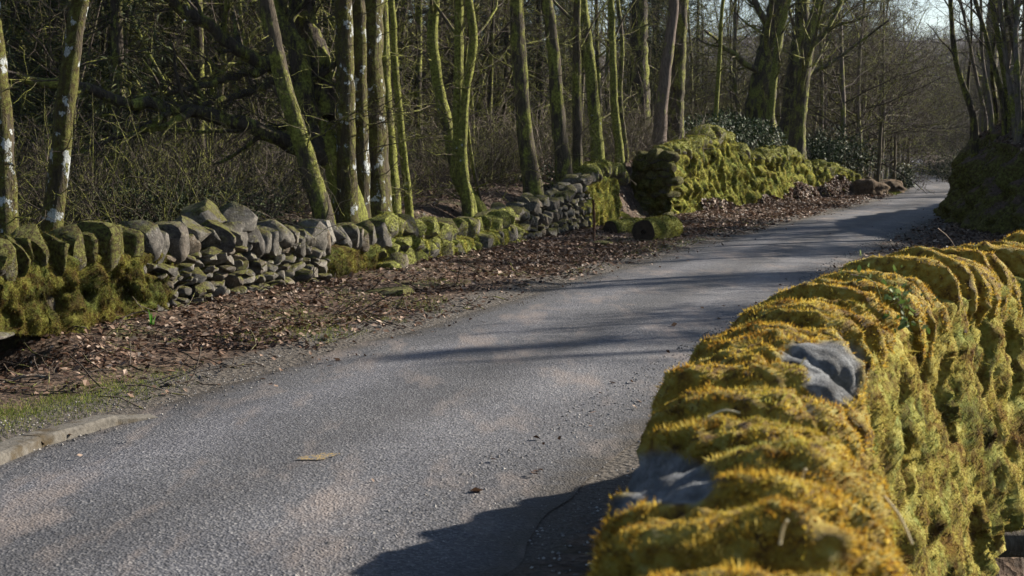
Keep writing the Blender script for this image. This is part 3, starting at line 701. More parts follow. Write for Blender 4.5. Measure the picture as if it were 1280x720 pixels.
Ff = FK[vis[FK].all(1)]; fm = (PK[Ff][:, :, 2].max(1) < np.interp(PK[Ff][:, :, 1].mean(1), xb[:, 1], hf) * .98)
q, N, _, _ = scatter(PK, Ff[fm], 40000); N[N[:, 0] > 0] *= -1
V, T = blades(q, N, .08, .018, .6, .8, .5); mo_ = mobj('bank_moss', V, T, M_LEFT_F, kind='stuff', smooth_sh=False)
tag(mo_, 'hanging green moss growing on the steep right bank', 'moss')

def bank_z(x, y):
    """height of the bank's top surface by nearest sample"""
    d2 = (PK[:, 0] - x) ** 2 + (PK[:, 1] - y) ** 2; return float(PK[d2.argmin(), 2])

# ------------------------------------------------------------------ stream, log
xs_, ys_ = np.meshgrid(np.linspace(.8, 9, 20), np.linspace(-2, 12, 20), indexing='ij')
m, nt, b = new_mat('stream_water'); put(nt, b.inputs['Base Color'], (0.012, 0.011, 0.008)); b.inputs['Roughness'].default_value = .08
b.inputs['Specular IOR Level'].default_value = .5; bump(nt, b, noise(nt, pos(nt), 9, 3), .35, .05)
st = mobj('stream', p3(xs_, ys_, np.full_like(xs_, -1.12)).reshape(-1, 3), grid_faces(20, 20), m, kind='structure')
def log_thing(name, label, a, b_, r, mats, moss_n=0, rough=.14, seed=0):
    a, b_ = np.asarray(a, float), np.asarray(b_, float); t = thing(name, label, 'log', tuple(a))
    n = 26; P = a + (b_ - a) * np.linspace(0, 1, n)[:, None]; g = Geo(); T = nrm(b_ - a)
    A = nrm(cross(T, [0, 0, 1.0])); B = cross(A, T); th = np.arange(24) * 2 * math.pi / 24
    C = np.cos(th); D = np.sin(th)
    rr = r * (1 + rough * fbm(p3(C[None] * 2.0 + 0 * P[:, :1], D[None] * 2.0 + 0 * P[:, :1], np.linspace(0, 4, n)[:, None] + 0 * C[None]), 3, seed + 7))
    V = P[:, None] + rr[..., None] * (A * C[:, None] + B * D[:, None])[None]
    Vt = V.reshape(-1, 3); mobj('bark', Vt, TF(n, 24), mats[0], t, a)
    for e, i in ((0, 0), (1, n - 1)):
        ring = V[i]; c = ring.mean(0) ; rings = np.concatenate([c + (ring - c) * f for f in (.97, .7, .45, .2)]) + T * (.004 if e else -.004)
        Fq = grid_faces(4, 24, True); ctr = np.concatenate([rings, [c + T * (.004 if e else -.004)]]); j = np.arange(24)
        mobj('cut_end', ctr, [Fq, np.stack([72 + j, 72 + (j + 1) % 24, np.full(24, 96)], -1)], mats[1], t, a)
    if moss_n:
        q, N, _, _ = scatter(Vt, TF(n, 24), moss_n); C0 = a + T * ((q - a) @ T)[:, None]; N = nrm(q - C0)
        k = N[:, 2] > -.15 + .5 * vnoise(q * 6, 5); V2, T2 = blades(q[k], N[k], .045, .012, 1, .1, .5)
        mobj('moss_tufts', V2, T2, M_BRI_F, t, a, False, 'stuff')
    return t
m, nt, b = new_mat('cut_wood'); p = pos(nt)
put(nt, b.inputs['Base Color'], ramp(nt, noise(nt, p, 14, 5, .7), [(0.3, (0.012, 0.009, 0.007)), (0.7, (0.075, 0.052, 0.036))])); bump(nt, b, noise(nt, p, 50, 4), .7, .02)
M_CUT = m
M_LOGM = bark_mat('log_moss', (0.03, 0.022, 0.014), (0.10, 0.075, 0.05), moss=0.95)
l1 = on_z(804, 305, .02); l2 = on_z(770, 297, .02)
log_thing('mossy_log', 'mossy cut log with dark end lying closest to the road edge', l1 + [0, 0, .21], l1 + [.62, 1.0, .23], .225, (M_LOGM, M_CUT), 5000, seed=1)
log_thing('mossy_log', 'smaller mossy log lying against the end of the stone wall', l2 + [-.12, -.2, .16], l2 + [.50, .55, .18], .17, (M_LOGM, M_CUT), 3500, seed=2)
lg = on_z(1225, 684, -.44); M_LOGG = bark_mat('log_grey', (0.06, 0.048, 0.036), (0.22, 0.185, 0.145))
log_thing('fallen_log', 'bare grey log wedged across the stream below the parapet', lg + [-.30, .12, .0], lg + [2.3, .25, -.05], .085, (M_LOGG, M_CUT), 0, seed=3)

# ------------------------------------------------------------------ kerb stones, stake, daffodil, poles, clods
m, nt, b = new_mat('kerb_concrete'); p = pos(nt)
put(nt, b.inputs['Base Color'], mix(nt, rng_map(nt, noise(nt, p, 6, 4), .52, .66), ramp(nt, noise(nt, p, 30, 5, .7), [(0.3, (0.055, 0.05, 0.043)), (0.7, (0.16, 0.148, 0.13))]), (0.06, 0.045, 0.025)))
bump(nt, b, noise(nt, p, 60, 5, .7), .6, .01)
M_KERB = m
kp = [on_z(-60, 592, .05), on_z(38, 552, .05), on_z(135, 524, .05), on_z(225, 513, .03)]
for k in range(3):
    a, b_ = kp[k][:2], kp[k + 1][:2]; L = np.linalg.norm(b_ - a); n = 22
    T = (b_ - a) / L; Nn = np.array([T[1], -T[0]]); u = np.linspace(.012, L - .012, n)
    h0, h1 = [(.085, .085), (.085, .075), (.07, .0)][k]
    pr = [(-.075, -.1), (-.075, .96), (-.06, 1.0), (.055, 1.0), (.075, .85), (.085, -.1)]
    V = []
    for o_, hz in pr:
        hh = h0 + (h1 - h0) * u / L; wv = .008 * vnoise(p3(u * 9, o_ * 40, hz * 3 + k), 6)
        V.append(p3(a[0] + T[0] * u + Nn[0] * (o_ + wv), a[1] + T[1] * u + Nn[1] * (o_ + wv), np.where(hz > 0, hz * hh + wv * .6, hz)))
    V = np.stack(V, 1); j = np.arange(len(pr))
    Vv = V.reshape(-1, 3)
    e0 = np.array([[0, 1, 2, 3], [0, 3, 4, 5]]); e1 = e0[:, ::-1] + (n - 1) * 6
    o = mobj('kerb_stone', Vv, [grid_faces(n, 6), e0, e1], M_KERB, loc=(a[0], a[1], 0), smooth_sh=False)
    tag(o, ['worn concrete kerb stone at the grass, cut off by the frame', 'worn concrete kerb stone with rusty moss between grass and road', 'sunken tapering kerb end half buried in grit and dead grass'][k], 'kerb')

m, nt, b = new_mat('rusty_iron'); p = pos(nt)
put(nt, b.inputs['Base Color'], ramp(nt, noise(nt, p, 40, 4), [(0.3, (0.03, 0.018, 0.012)), (0.7, (0.14, 0.065, 0.035))]))
M_RUST = m
sk = on_z(742, 306, .06); g = Geo(); g.tube(sk + np.array([(0, 0, -.1), (0.01, 0, .35), (-.01, 0.01, .78)]), [.022, .021, .02], 8, True)
tk_ = g.obj('iron_stake', M_RUST, loc=tuple(sk)); tag(tk_, 'thin rusty iron stake standing upright in front of the stone wall', 'stake')
put_stone('flat_stone', None, sk + [.12, -.15, .02], (.2, .15, .07), M_STONE_M, .4); tag(bpy.data.objects['flat_stone'], 'flat moss covered stone lying at the foot of the rusty stake', 'stone')
f2 = on_z(628, 322, .08); o = put_stone('flat_stone', None, f2, (.26, .2, .07), M_STONE, .5); tag(o, 'pale bare stone fallen from the mossy wall onto leaves', 'stone')
f3 = on_z(482, 372, .03); o = put_stone('moss_mound', None, f3, (.42, .34, .13), M_STONE_M, .3); tag(o, 'low rounded moss mound on the leafy verge', 'mound')
dp = on_z(190, 413, .08); g = Geo()
for k in range(9):
    a = R.uniform(0, 6.28); d_ = np.array([math.cos(a), math.sin(a), 0]) * R.uniform(.01, .05)
    L = R.uniform(.10, .2); P = dp + np.array([d_ * .2, d_ * .6 + [0, 0, L * .6], d_ * 1.3 + [0, 0, L]])
    sd = nrm(cross(d_, [0, 0, 1.0])) * .007
    V = np.concatenate([[P[0] - sd, P[0] + sd], [P[1] - sd, P[1] + sd], [P[2], P[2] + sd * .2]]); g.add(V, np.array([[0, 1, 3, 2], [2, 3, 5, 4]]))
m, nt, b = new_mat('green_shoot'); put(nt, b.inputs['Base Color'], (0.07, 0.22, 0.02)); translucent(nt, b, (0.1, 0.3, 0.03), .3)
o = g.obj('daffodil_shoot', m, loc=tuple(dp)); tag(o, 'bright green daffodil shoots at the foot of the wall', 'plant')

m, nt, b = new_mat('weathered_pole'); pv = pos(nt, (1, 1, .1))
put(nt, b.inputs['Base Color'], ramp(nt, noise(nt, pv, 30, 4), [(0.3, (0.05, 0.04, 0.026)), (0.7, (0.15, 0.125, 0.075))])); M_POLE = m
for k, (u0, v0, u1, v1, Y, r, lb) in enumerate(((1097, 241, 1101.5, 152, 56, .085, 'tall bare wooden pole standing among the brown earth clods'), (1118, 243, 1119, 168, 58, .07, 'shorter dark wooden post beside the mown grass patch'), (1135, 230, 1136, 174, 72, .10, 'farthest slim wooden pole by the bend in the road'))):
    a, b_ = at_y(u0, v0, Y), at_y(u1, v1, Y); a = a.copy(); a[2] = min(a[2], float(ground_z(a[0], a[1]))) - .1
    g = Geo(); t_ = np.linspace(0, 1, 10)[:, None]; g.tube(a + (b_ - a) * t_ + .01 * R.normal(0, 1, (10, 3)), r * (1 - .25 * t_[:, 0]), 10, True)
    o = g.obj('wooden_pole', M_POLE, loc=tuple(a)); tag(o, lb, 'pole')
m, nt, b = new_mat('brown_clod'); p = pos(nt)
put(nt, b.inputs['Base Color'], ramp(nt, noise(nt, p, 8, 6, .75), [(0.3, (0.03, 0.02, 0.013)), (0.7, (0.2, 0.135, 0.08))])); bump(nt, b, noise(nt, p, 14, 6, .8), 1, .08); M_CLOD = m
for k, (u, v, Y, hx, hz, lb) in enumerate(((1082, 243, 52.5, .75, .42, 'large dark clod of earth and roots at the end of the mossy wall'), (1092, 241, 54, .6, .45, 'brown grassy clod of earth against the tall pole'), (1110, 242, 56.5, .7, .36, 'low brown mound of dead grass between the pole and post'))):
    c = at_y(u, v, Y); V, F = stone_shape(4, 500 + k, 2.2, 5, .35); V = V * [hx, hx * .8, hz]; V = V + nrm(V) * (.10 * fbm(V * 5, 3, k))[:, None] + [c[0], c[1], float(ground_z(c[0], c[1])) + hz * .45]
    o = mobj('earth_clod', V, F, M_CLOD, loc=tuple(c)); tag(o, lb, 'clod')

# ------------------------------------------------------------------ trees
def poly(pts, n):
    pts = np.asarray(pts, float); s = np.r_[0, np.cumsum(np.linalg.norm(np.diff(pts, axis=0), axis=1))]
    t = np.linspace(0, s[-1], n); return np.stack([_spl(s, pts[:, k], t) for k in range(3)], -1)
def wander(p0, d, L, n, amp, lift, rng):
    d = nrm(np.asarray(d, float)); P = [np.asarray(p0, float)]; st_ = L / (n - 1)
    for k in range(n - 1):
        d = nrm(d + rng.normal(0, amp, 3) + np.array([0, 0, lift])); P.append(P[-1] + d * st_)
    return np.array(P)
def side_dir(T, ang, rng):
    a = nrm(cross(T, rng.normal(0, 1, 3))); return T * math.cos(ang) + a * math.sin(ang)
def ramify(g, P, r, level, rng, cnt, lens, lift=.05, t0=.15, rmin=.0035, amp=.16, ang=(.6, 1.15)):
    """cnt, lens: children per level and their lengths as a share of the parent's"""
    if level >= len(cnt): return
    n = len(P); T = tang(P); L = np.linalg.norm(np.diff(P, axis=0), axis=1).sum()
    c = max(1, int(round(cnt[level] * rng.uniform(.75, 1.25))))
    for j in range(c):
        t = t0 + (1 - t0) * (j + rng.random()) / c * .98; x = t * (n - 1); i = min(int(x), n - 2); f = x - i
        p = P[i] * (1 - f) + P[i + 1] * f; rr = (r[i] * (1 - f) + r[i + 1] * f)
        l = lens[level] * L * rng.uniform(.5, 1.15) * (1.1 - .6 * t)
        ns = [7, 5, 4, 3][min(level, 3)]
        r0 = max(rr * rng.uniform(.35, .6), rmin)
        Q = wander(p, side_dir(T[i], rng.uniform(*ang), rng), l, ns, amp, lift, rng)
        rq = np.linspace(r0, max(r0 * .35, rmin * .7), ns)
        g.tube(Q, rq, 5 if level == 0 else 3)
        ramify(g, Q, rq, level + 1, rng, cnt, lens, lift, .2, rmin, amp, ang)
def trunk_tube(P, r, sides=16, seed=0, flare=1.6, lump=.12):
    n = len(P); T = tang(P); A = nrm(cross(T, [0.13, 1.0, 0.05])); B = cross(T, A)
    th = np.arange(sides) * 2 * math.pi / sides; s = np.r_[0, np.cumsum(np.linalg.norm(np.diff(P, axis=0), axis=1))]
    fl = 1 + (flare - 1) * np.exp(-s / (4 * r[0] + .05))
    ring = np.stack([np.cos(th), np.sin(th)], -1)
    q = p3(ring[None, :, 0] * 1.1 + seed * 7.3 + 0 * s[:, None], ring[None, :, 1] * 1.1 + 0 * s[:, None], s[:, None] * 1.3 + 0 * ring[None, :, 0])
    q2 = q * np.array([2.6, 2.6, 5.0])
    rad = r[:, None] * (fl[:, None] * (1 + .10 * np.exp(-s / .6)[:, None] * np.cos(th * 5 + seed)[None]) + lump * 1.3 * fbm(q, 2, seed) + lump * .9 * fbm(q2, 2, seed + 3))
    V = P[:, None] + rad[..., None] * (A[:, None] * ring[None, :, :1] + B[:, None] * ring[None, :, 1:])
    return V.reshape(-1, 3), TF(n, sides), A, B
def tree(name, label, pts, r0, height, bark, twig, cnt=(7, 4, 4), lens=(.30, .45, .45), group=None, seed=1, low=.16, moss_n=0, lumps=.12, flare=1.6, extra=None, top_r=.35, cat='tree', mossmat=None, lift=.05, extend=True, az=None):
    rng = np.random.default_rng(seed); pts = [np.asarray(p, float) for p in pts]
    base = pts[0].copy()
    t = thing(name, label, cat, tuple(base), group)
    pts[0] = base - np.array([0, 0, .25])
    P0 = np.array(pts)
    if extend:
        d = nrm(P0[-1] - P0[-2]); cur = P0[-1].copy(); d0 = d
        while cur[2] < base[2] + height:
            d = nrm(d * .8 + np.array([0, 0, .28]) + rng.normal(0, .10, 3)); cur = cur + d * 1.0; P0 = np.vstack([P0, cur])
    L = np.linalg.norm(np.diff(P0, axis=0), axis=1).sum(); n = max(24, int(L / .14))
    P = poly(P0, n); P[1:-1] += rng.normal(0, r0 * .035, (n - 2, 3))
    r = r0 * (1 - (1 - top_r) * np.linspace(0, 1, n) ** .9); r[-6:] *= np.linspace(1, .3, 6)
    V, F, _, _ = trunk_tube(P, r, 18 if r0 > .08 else 10, seed, flare, lumps); mobj('trunk', V, F, bark, t, base)
    g = Geo()
    ramify(g, P, r * .75, 0, rng, cnt, lens, lift, low)
    for j in range(int(8 + r0 * 40)):
        zz = rng.uniform(.5, 4.6); i = int(np.clip(np.interp(base[2] + zz, P[:, 2], np.arange(n)), 0, n - 2)); a_ = rng.uniform(0, 6.28)
        Q = wander(P[i], (math.cos(a_), math.sin(a_), rng.uniform(-.1, .6)), rng.uniform(.35, 1.7), 7, .22, .02, rng); rq = np.linspace(rng.uniform(.006, .014), .003, 7)
        g.tube(Q, rq, 4); ramify(g, Q, rq, 0, rng, (4, 2), (.5, .5), .0, .2, .003, .2)
    if extra: extra(g, P, r, rng)
    if g.n: g.obj('crown', twig, t, base)
    if moss_n:
        kz = V[:, 2] < base[2] + 5.5; Fm = F[kz[F].all(1)]
        q, N, _, _ = scatter(V, Fm, moss_n, rng); j = np.clip(np.interp(q[:, 2], P[:, 2], np.arange(n)), 0, n - 1).astype(int); N = nrm(q - P[j])
        k = fbm(q * np.array([5, 5, 2.2]), 2, 17) > .08; V2, T2 = blades(q[k], N[k], .022, .008, .9, .35, .5, rng)
        mobj('moss_tufts', V2, T2, mossmat or M_BRI_F, t, base, False, 'stuff')
    return t
def px(u, v, Y): return at_y(u, v, Y)
G_L = 'trees behind the stone wall'
def base_of(u, v, Y):
    p = px(u, v, Y); z = float(ground_z(p[0], p[1])); return np.array([p[0], p[1], min(p[2], z + .02)])
def T_(label, uv, Y, wpx, bark, twig=B_TWIGM, H=10, **k):
    uy = uv[0][0]; m_ = (A1[0] - A0[0]) / (A1[1] - A0[1]); kx = (uy - 640) / FPX
    if uy < 760: Y = max(Y, (A0[0] - m_ * A0[1]) / (kx - m_) + 1.75 + .6 * wpx * Y / FPX)
    pts = [px(u, v, Y + (0 if len(q) == 2 else q[2])) for q in uv for (u, v) in [q[:2]]]
    b0 = pts[0]; gz = float(ground_z(b0[0], b0[1]))
    if b0[2] - gz > .05: pts = [np.array([b0[0], b0[1], gz])] + pts
    k.setdefault('group', G_L); nm = k.pop('name', 'woodland_tree')
    return tree(nm, label, pts, wpx * Y / FPX / 2, H, bark, twig, **k)

T_('pale lichen blotched birch trunk at the wall start, partly cut off', [(6, 300), (2, 180), (-8, 60), (-14, 0)], 13.2, 34, B_LICH, H=9, seed=2, low=.5, group=None, moss_n=4000, mossmat=M_LEFT_F)
T_('slender leaning tree with white lichen patches behind the mossy copes', [(66, 292), (76, 190), (86, 100), (100, 0)], 13.6, 27, B_LICH, H=9, seed=3, low=.45, group=None, moss_n=5000, mossmat=M_LEFT_F)
T_('slim mossy trunk leaning steeply to the left beside paired trunks', [(408, 292), (386, 210), (356, 110), (332, 0)], 16.6, 25, B_MOSS2, H=9, seed=4, low=.45, moss_n=9000, lumps=.08)
T_('straight mossy tree with pale lichen spots, thinner of the close pair', [(436, 292), (432, 180), (429, 0)], 17.2, 27, B_LICH2, H=11, seed=5, low=.4, moss_n=9000)
T_('thickest straight trunk with lichen specks, wider of the close pair', [(468, 288), (466, 180), (465, 0)], 17.4, 38, B_LICH2, H=12, seed=6, low=.35, moss_n=12000)
T_('dark lichened stem pressed against the thickest trunk', [(452, 288), (450, 160), (447, 0)], 18.2, 22, B_LICH2, H=11, seed=16, low=.4, moss_n=4000)
T_('bright green mossy stem leaning out of the trunk cluster', [(492, 278), (488, 200), (481, 100), (478, 0)], 17.9, 19, B_MOSS, H=9, seed=7, low=.5, moss_n=9000)
T_('thin pale green stem standing just beyond the trunk cluster', [(512, 270), (503, 180), (494, 80), (489, 0)], 19.2, 11, B_MOSS, H=8, seed=8, low=.4, moss_n=4000)

LIMB = []
# large spreading tree with the long horizontal limb
def limbs(g, P, r, rng):
    Y = float(P[0, 1])
    def limb(uv, w0, w1, dz=0, cn=(9, 5, 4), ln=(.3, .5, .45)):
        Q = poly([px(u, v, Y + dY) for (u, v, dY) in uv], 26); Q[1:] += rng.normal(0, .018, (25, 3))
        rq = np.linspace(w0 * 1.0, w1 * 1.1, 26) * Y / FPX / 2; V, F, _, _ = trunk_tube(Q, rq, 10, int(w0), 1.0, .14); g.add(V, F)
        q, N, _, _ = scatter(V, F, 2600, rng); j = ((q[:, None] - Q[None]) ** 2).sum(-1).argmin(1); N = nrm(q - Q[j]); kk = N[:, 2] > .15; LIMB.append(blades(q[kk], N[kk], .018, .008, .9, .2, .6, rng))
        ramify(g, Q, rq * .8, 0, rng, cn, ln, .06, .15, .005, .18)
    limb([(425, 205, 0), (360, 178, -.3), (290, 150, -.6), (215, 135, -.9), (150, 125, -1.2), (90, 108, -1.5), (40, 98, -1.7), (0, 88, -1.9)], 21, 9, cn=(16, 5, 4), ln=(.22, .5, .45))
    limb([(400, 190, 0), (385, 140, .2), (370, 60, .3), (345, 0, .4), (330, -60, .5)], 30, 20)
    limb([(410, 150, .4), (395, 70, .6), (375, 0, .8), (360, -70, 1)], 36, 24)
    limb([(345, 85, .2), (310, 70, 0), (265, 35, -.2), (215, 2, -.5), (170, -30, -.8)], 19, 9)
    limb([(345, 80, .2), (300, 95, -.2), (240, 110, -.6), (170, 122, -1)], 11, 4)
    limb([(350, 100, 0), (290, 122, -.4), (245, 133, -.8)], 10, 5)
    limb([(240, 138, -.9), (205, 158, -1.2), (160, 170, -1.5), (95, 188, -1.8)], 9, 3)
    limb([(222, 130, -.9), (200, 150, -1.3), (178, 165, -1.5)], 8, 4, cn=(4, 3))
    limb([(400, 150, 0), (340, 160, .4), (270, 165, .8), (200, 160, 1.2)], 9, 3)
T_('big spreading mossy tree with a long low limb over the wall', [(440, 275), (430, 235), (418, 190), (404, 150)], 18.4, 34, B_MOSS, B_DARK, H=2.2, seed=9, low=.6, cnt=(2, 2), group=None, extra=limbs, top_r=.9, extend=False)
tb_ = [o for o in bpy.data.objects if o.get('label', '').startswith('big spreading')][0]; g = Geo()
for V, F in LIMB: g.add(V, tris=F)
g.obj('moss_tufts', M_BRI_F, tb_, np.array(tb_.location), False, 'stuff')

T_('curving mossy stem of the three stemmed clump, most bent one', [(600, 272), (574, 225), (560, 160), (548, 110), (540, 40), (543, 0)], 21.5, 18, B_MOSS, H=9, seed=10, low=.35, moss_n=6000)
T_('middle stem of the three stemmed clump with yellow mossy edge', [(590, 274), (574, 200), (573, 120), (574, 0)], 21.9, 15, B_MOSS, H=9, seed=11, low=.3, moss_n=5000)
T_('upright forked stem of the three stemmed clump', [(586, 276), (578, 200), (583, 110), (592, 50), (586, 0)], 22.1, 14, B_MOSS, H=9, seed=12, low=.3, moss_n=5000)
T_('very thin dark sapling beside the three stemmed clump', [(602, 262), (590, 200), (584, 150), (581, 90)], 21.0, 5, B_DARK, H=5, seed=13, low=.2, cnt=(9, 5), group=None)
T_('dark trunk with green edge standing behind the low mossy stretch', [(668, 252), (658, 180), (650, 90), (645, 0)], 25.5, 22, B_MOSS2, H=11, seed=14, low=.35, moss_n=7000)
T_('dark mossy tree growing behind the pile of bare stones', [(706, 240), (699, 160), (692, 70), (683, 0)], 27.5, 20, B_MOSS2, H=11, seed=15, low=.35, moss_n=6000)
T_('slim brown stem entwined by pale ivy near the wall pier', [(722, 225), (721, 120), (722, 0)], 29.0, 13, B_MOSS2, H=9, seed=17, low=.3, moss_n=3000)
T_('leaning mossy tree rising right behind the wall pier', [(748, 212), (741, 120), (733, 40), (728, 0)], 30.5, 18, B_MOSS, H=10, seed=18, low=.35, moss_n=6000)
T_('crooked thin mossy stem between the pier and the high wall', [(775, 200), (768, 130), (766, 60), (764, 0)], 33.0, 11, B_MOSS, H=8, seed=19, low=.3, moss_n=3000)
T_('pencil thin stem leaning between pier and high wall', [(782, 195), (775, 120), (778, 60), (772, 0)], 34.5, 7, B_MOSS2, H=8, seed=20, low=.3)
T_('broad dark trunk set back deep in the wood', [(800, 185), (799, 90), (800, 0)], 44, 26, B_DARK, H=12, seed=21, low=.3)
T_('pinkish barked pine trunk leaning right above the high wall', [(824, 175), (832, 90), (842, 0)], 36.5, 16, B_PINE, B_TWIG, H=12, seed=22, low=.5, group=None, lumps=.05)
T_('dark double edged trunk with green moss beside the pine', [(843, 172), (848, 90), (853, 0)], 37.5, 20, B_MOSS2, H=12, seed=23, low=.35, moss_n=6000)
T_('thin straight grey green stem above the laurel leaves', [(894, 165), (899, 80), (904, 0)], 42, 7, B_MOSS, H=8, seed=24, low=.3)
T_('gnarled dark oak with wide fork above the mossy wall', [(955, 190), (950, 130), (962, 60), (975, 0)], 49, 36, B_DARK, H=11, seed=25, low=.22, cnt=(14, 6, 5), lens=(.42, .5, .5))
T_('leaning oak limb with yellow green lit edge beside gnarled oak', [(960, 190), (966, 110), (975, 40), (985, 0)], 48, 12, B_MOSS, H=10, seed=26, low=.3, moss_n=3000)
T_('stout leaning trunk with bright lit edge at the bend', [(995, 205), (1000, 130), (1010, 60), (1024, 0)], 52, 22, B_MOSS2, H=11, seed=27, low=.2, cnt=(14, 6, 5), lens=(.45, .5, .5), moss_n=4000)
T_('shadowed broad trunk directly behind the stout leaning trunk', [(986, 205), (992, 110), (1003, 0)], 55, 26, B_DARK, H=12, seed=28, low=.25, cnt=(12, 6, 5), lens=(.42, .5, .5))
# coppice on the right bank
G_C = 'coppice stems on the right bank'
lab = 'slim bare coppice stem growing from the leafy right bank'
for k, (u0, v0, u1, v1, u2, v2, Y, wp, bk) in enumerate(((1219, 160, 1196, 80, 1188, 0, 34.5, 9, B_MOSS2), (1240, 156, 1228, 70, 1226, 0, 34, 6, B_GREY), (1256, 152, 1236, 60, 1219, 0, 33, 8, B_MOSS2), (1262, 150, 1250, 60, 1240, 0, 33, 9, B_MOSS), (1269, 160, 1258, 80, 1250, 0, 31, 8, B_GREY), (1273, 165, 1271, 80, 1272, 0, 30.5, 9, B_GREY), (1276, 150, 1268, 60, 1256, 0, 33, 7, B_DARK), (1246, 150, 1240, 90, 1252, 0, 35, 6, B_DARK), (1284, 160, 1290, 70, 1283, 0, 31, 10, B_GREY), (1232, 152, 1222, 105, 1205, 20, 35.5, 5, B_GREY), (1251, 140, 1262, 70, 1266, 0, 36, 5, B_TWIGL), (1260, 140, 1276, 90, 1280, 20, 37, 6, B_TWIGL), (1215, 158, 1210, 120, 1214, 60, 36, 4, B_DARK))):
    p_ = px(u0, v0, Y); z_ = bank_z(p_[0], p_[1])
    pts = [np.array([p_[0], p_[1], min(p_[2], z_)])] + ([p_] if p_[2] > z_ + .05 else []) + [px(u1, v1, Y + R.uniform(-.4, .4)), px(u2, v2, Y + R.uniform(-.6, .6))]
    tree('coppice_stem', {B_MOSS: 'bright mossy coppice stem', B_MOSS2: 'half mossy coppice stem', B_GREY: 'slim grey coppice stem', B_DARK: 'thin dark coppice stem', B_TWIGL: 'thin pale coppice stem'}[bk] + ' growing from the leafy right bank', pts, wp * Y / FPX / 2, 6.0, bk, B_TWIG, (9, 5, 4), (.3, .45, .45), G_C, 50 + k, .3, moss_n=1500 if bk in (B_MOSS, B_MOSS2) else 0, flare=1.3)
T_('wide brown trunk standing behind the coppice stems', [(1234, 160), (1238, 80), (1243, 0)], 52, 24, B_GREY, H=11, seed=70, low=.3, group=None)
T_('second brown trunk far behind the coppice stems', [(1262, 160), (1262, 80), (1260, 0)], 58, 20, B_GREY, H=11, seed=71, low=.3, group=None)
# trees on the right of the road outside the picture: their shadows fall across the road and wall
lab2 = 'bare tree on the right bank beyond the picture edge'
for k, (x, y, r, H) in enumerate(((14.5, 24.5, .16, 5), (17.5, 19.5, .15, 5), (13.2, 29.5, .13, 5.5), (16.2, 34, .14, 6), (21.5, 36, .17, 6), (13.8, 17.2, .12, 4.5))):
    z_ = max(float(ground_z(x, y)), bank_z(x, y) if x < 22 else -9)
    tree('bank_tree', lab2, [(x, y, z_), (x + .2, y, z_ + 2), (x + .1, y + .2, z_ + 4)], r, H, B_GREY, B_TWIG, (13, 6, 5), (.36, .45, .45), 'trees beyond the right edge', 80 + k, .22)
# ------------------------------------------------------------------ trees deep in the wood, spruces, brambles: copies of a few shapes
rng = np.random.default_rng(77)
def copies(name, cat, group, variants, spots, labels):
    """variants: list of [(part name, mesh)]; spots: (x, y, z, yaw, scale, label index)"""
    for k, (x, y, z, a, s, li) in enumerate(spots):
        t = bpy.data.objects.new(name, None); link(t); t.location = (x, y, z); t.rotation_euler = (0, 0, a); t.scale = (s, s, s * rng.uniform(.9, 1.15))
        t['label'] = labels[li]; t['category'] = cat; t['group'] = group
        for pn, me in variants[k % len(variants)]: link(bpy.data.objects.new(pn, me), t)
def bare_variant(H, r, cnt, lens, bark, twig, lift, lo, seed, rmin=.006):
    rg = np.random.default_rng(seed); gt, gw = Geo(), Geo()
    P = wander((0, 0, -.25), (rg.normal(0, .08), rg.normal(0, .08), 1), H, 12, .05, .03, rg); rr = np.linspace(r, r * .25, 12)
    gt.tube(P, rr, 8); ramify(gw, P, rr * .7, 0, rg, cnt, lens, lift, lo, rmin, .2, (.75, 1.4))
    V, F = gt.arrays(); W, E = gw.arrays()
    return [('trunk', mesh_data('trunk', V, F, True, bark)), ('crown', mesh_data('crown', W, E, True, twig))]
DEEP = [bare_variant(9 + k * .5, [.07, .12, .10, .15, .08, .11][k], (24, 8, 6), (.44, .5, .5), [B_DARK, B_MOSS2, B_DARK][k % 3], [B_TWIG, B_TWIGM][k % 2], .03, .05, 900 + k) for k in range(6)]
FINE = [bare_variant(9.5 + k, .13, (26, 10, 7), (.55, .5, .48), B_GREY, [B_TWIG, B_TWIGM, B_TWIG][k], .0, .07, 920 + k, .007) for k in range(3)]
spots = []
while len(spots) < 230:
    y = rng.uniform(22, 95); L = rng.uniform(7.5, 62); x = float(road_x(y)) - L / .935; u = 640 + x / y * FPX
    if u < -160 or u > 1120 or (y < 34 and L < 8): continue
    spots.append((x, y, float(ground_z(x, y)), rng.uniform(0, 6.28), rng.uniform(.7, 1.15), 0 if y < 50 else 1))
copies('woodland_tree', 'tree', 'trees deep in the wood', DEEP, spots, ['slim bare tree standing in the shade deep behind the stone wall', 'distant bare tree lost in the depth of the wood'])
spots = []
for (u, Y) in ((1046, 57), (1075, 62), (1022, 60), (1092, 72), (1060, 74), (1122, 84), (1105, 95), (1010, 66), (1085, 84), (1034, 64), (1068, 68), (1098, 66), (1114, 74), (1126, 98), (975, 60), (955, 66), (930, 58), (1045, 82), (1080, 76)):
    p_ = on_z(u, 200, 1.0); x = (u - 640) / FPX * Y; spots.append((x, Y, float(ground_z(x, Y)), rng.uniform(0, 6.28), rng.uniform(.85, 1.1), 0))
for k in range(110):
    y = rng.uniform(95, 260); u = rng.uniform(980, 1330); x = (u - 640) / FPX * y
    if abs(road_d(x, y)) < 3.2: continue
    spots.append((x, y, float(ground_z(x, y)), rng.uniform(0, 6.28), rng.uniform(.8, 1.2), 1))
for k in range(46):
    y = rng.uniform(98, 165); u = rng.uniform(1090, 1290); x = (u - 640) / FPX * y
    if abs(road_d(x, y)) < 2.8: continue
    spots.append((x, y, float(ground_z(x, y)), rng.uniform(0, 6.28), rng.uniform(.6, 1.0), 1))
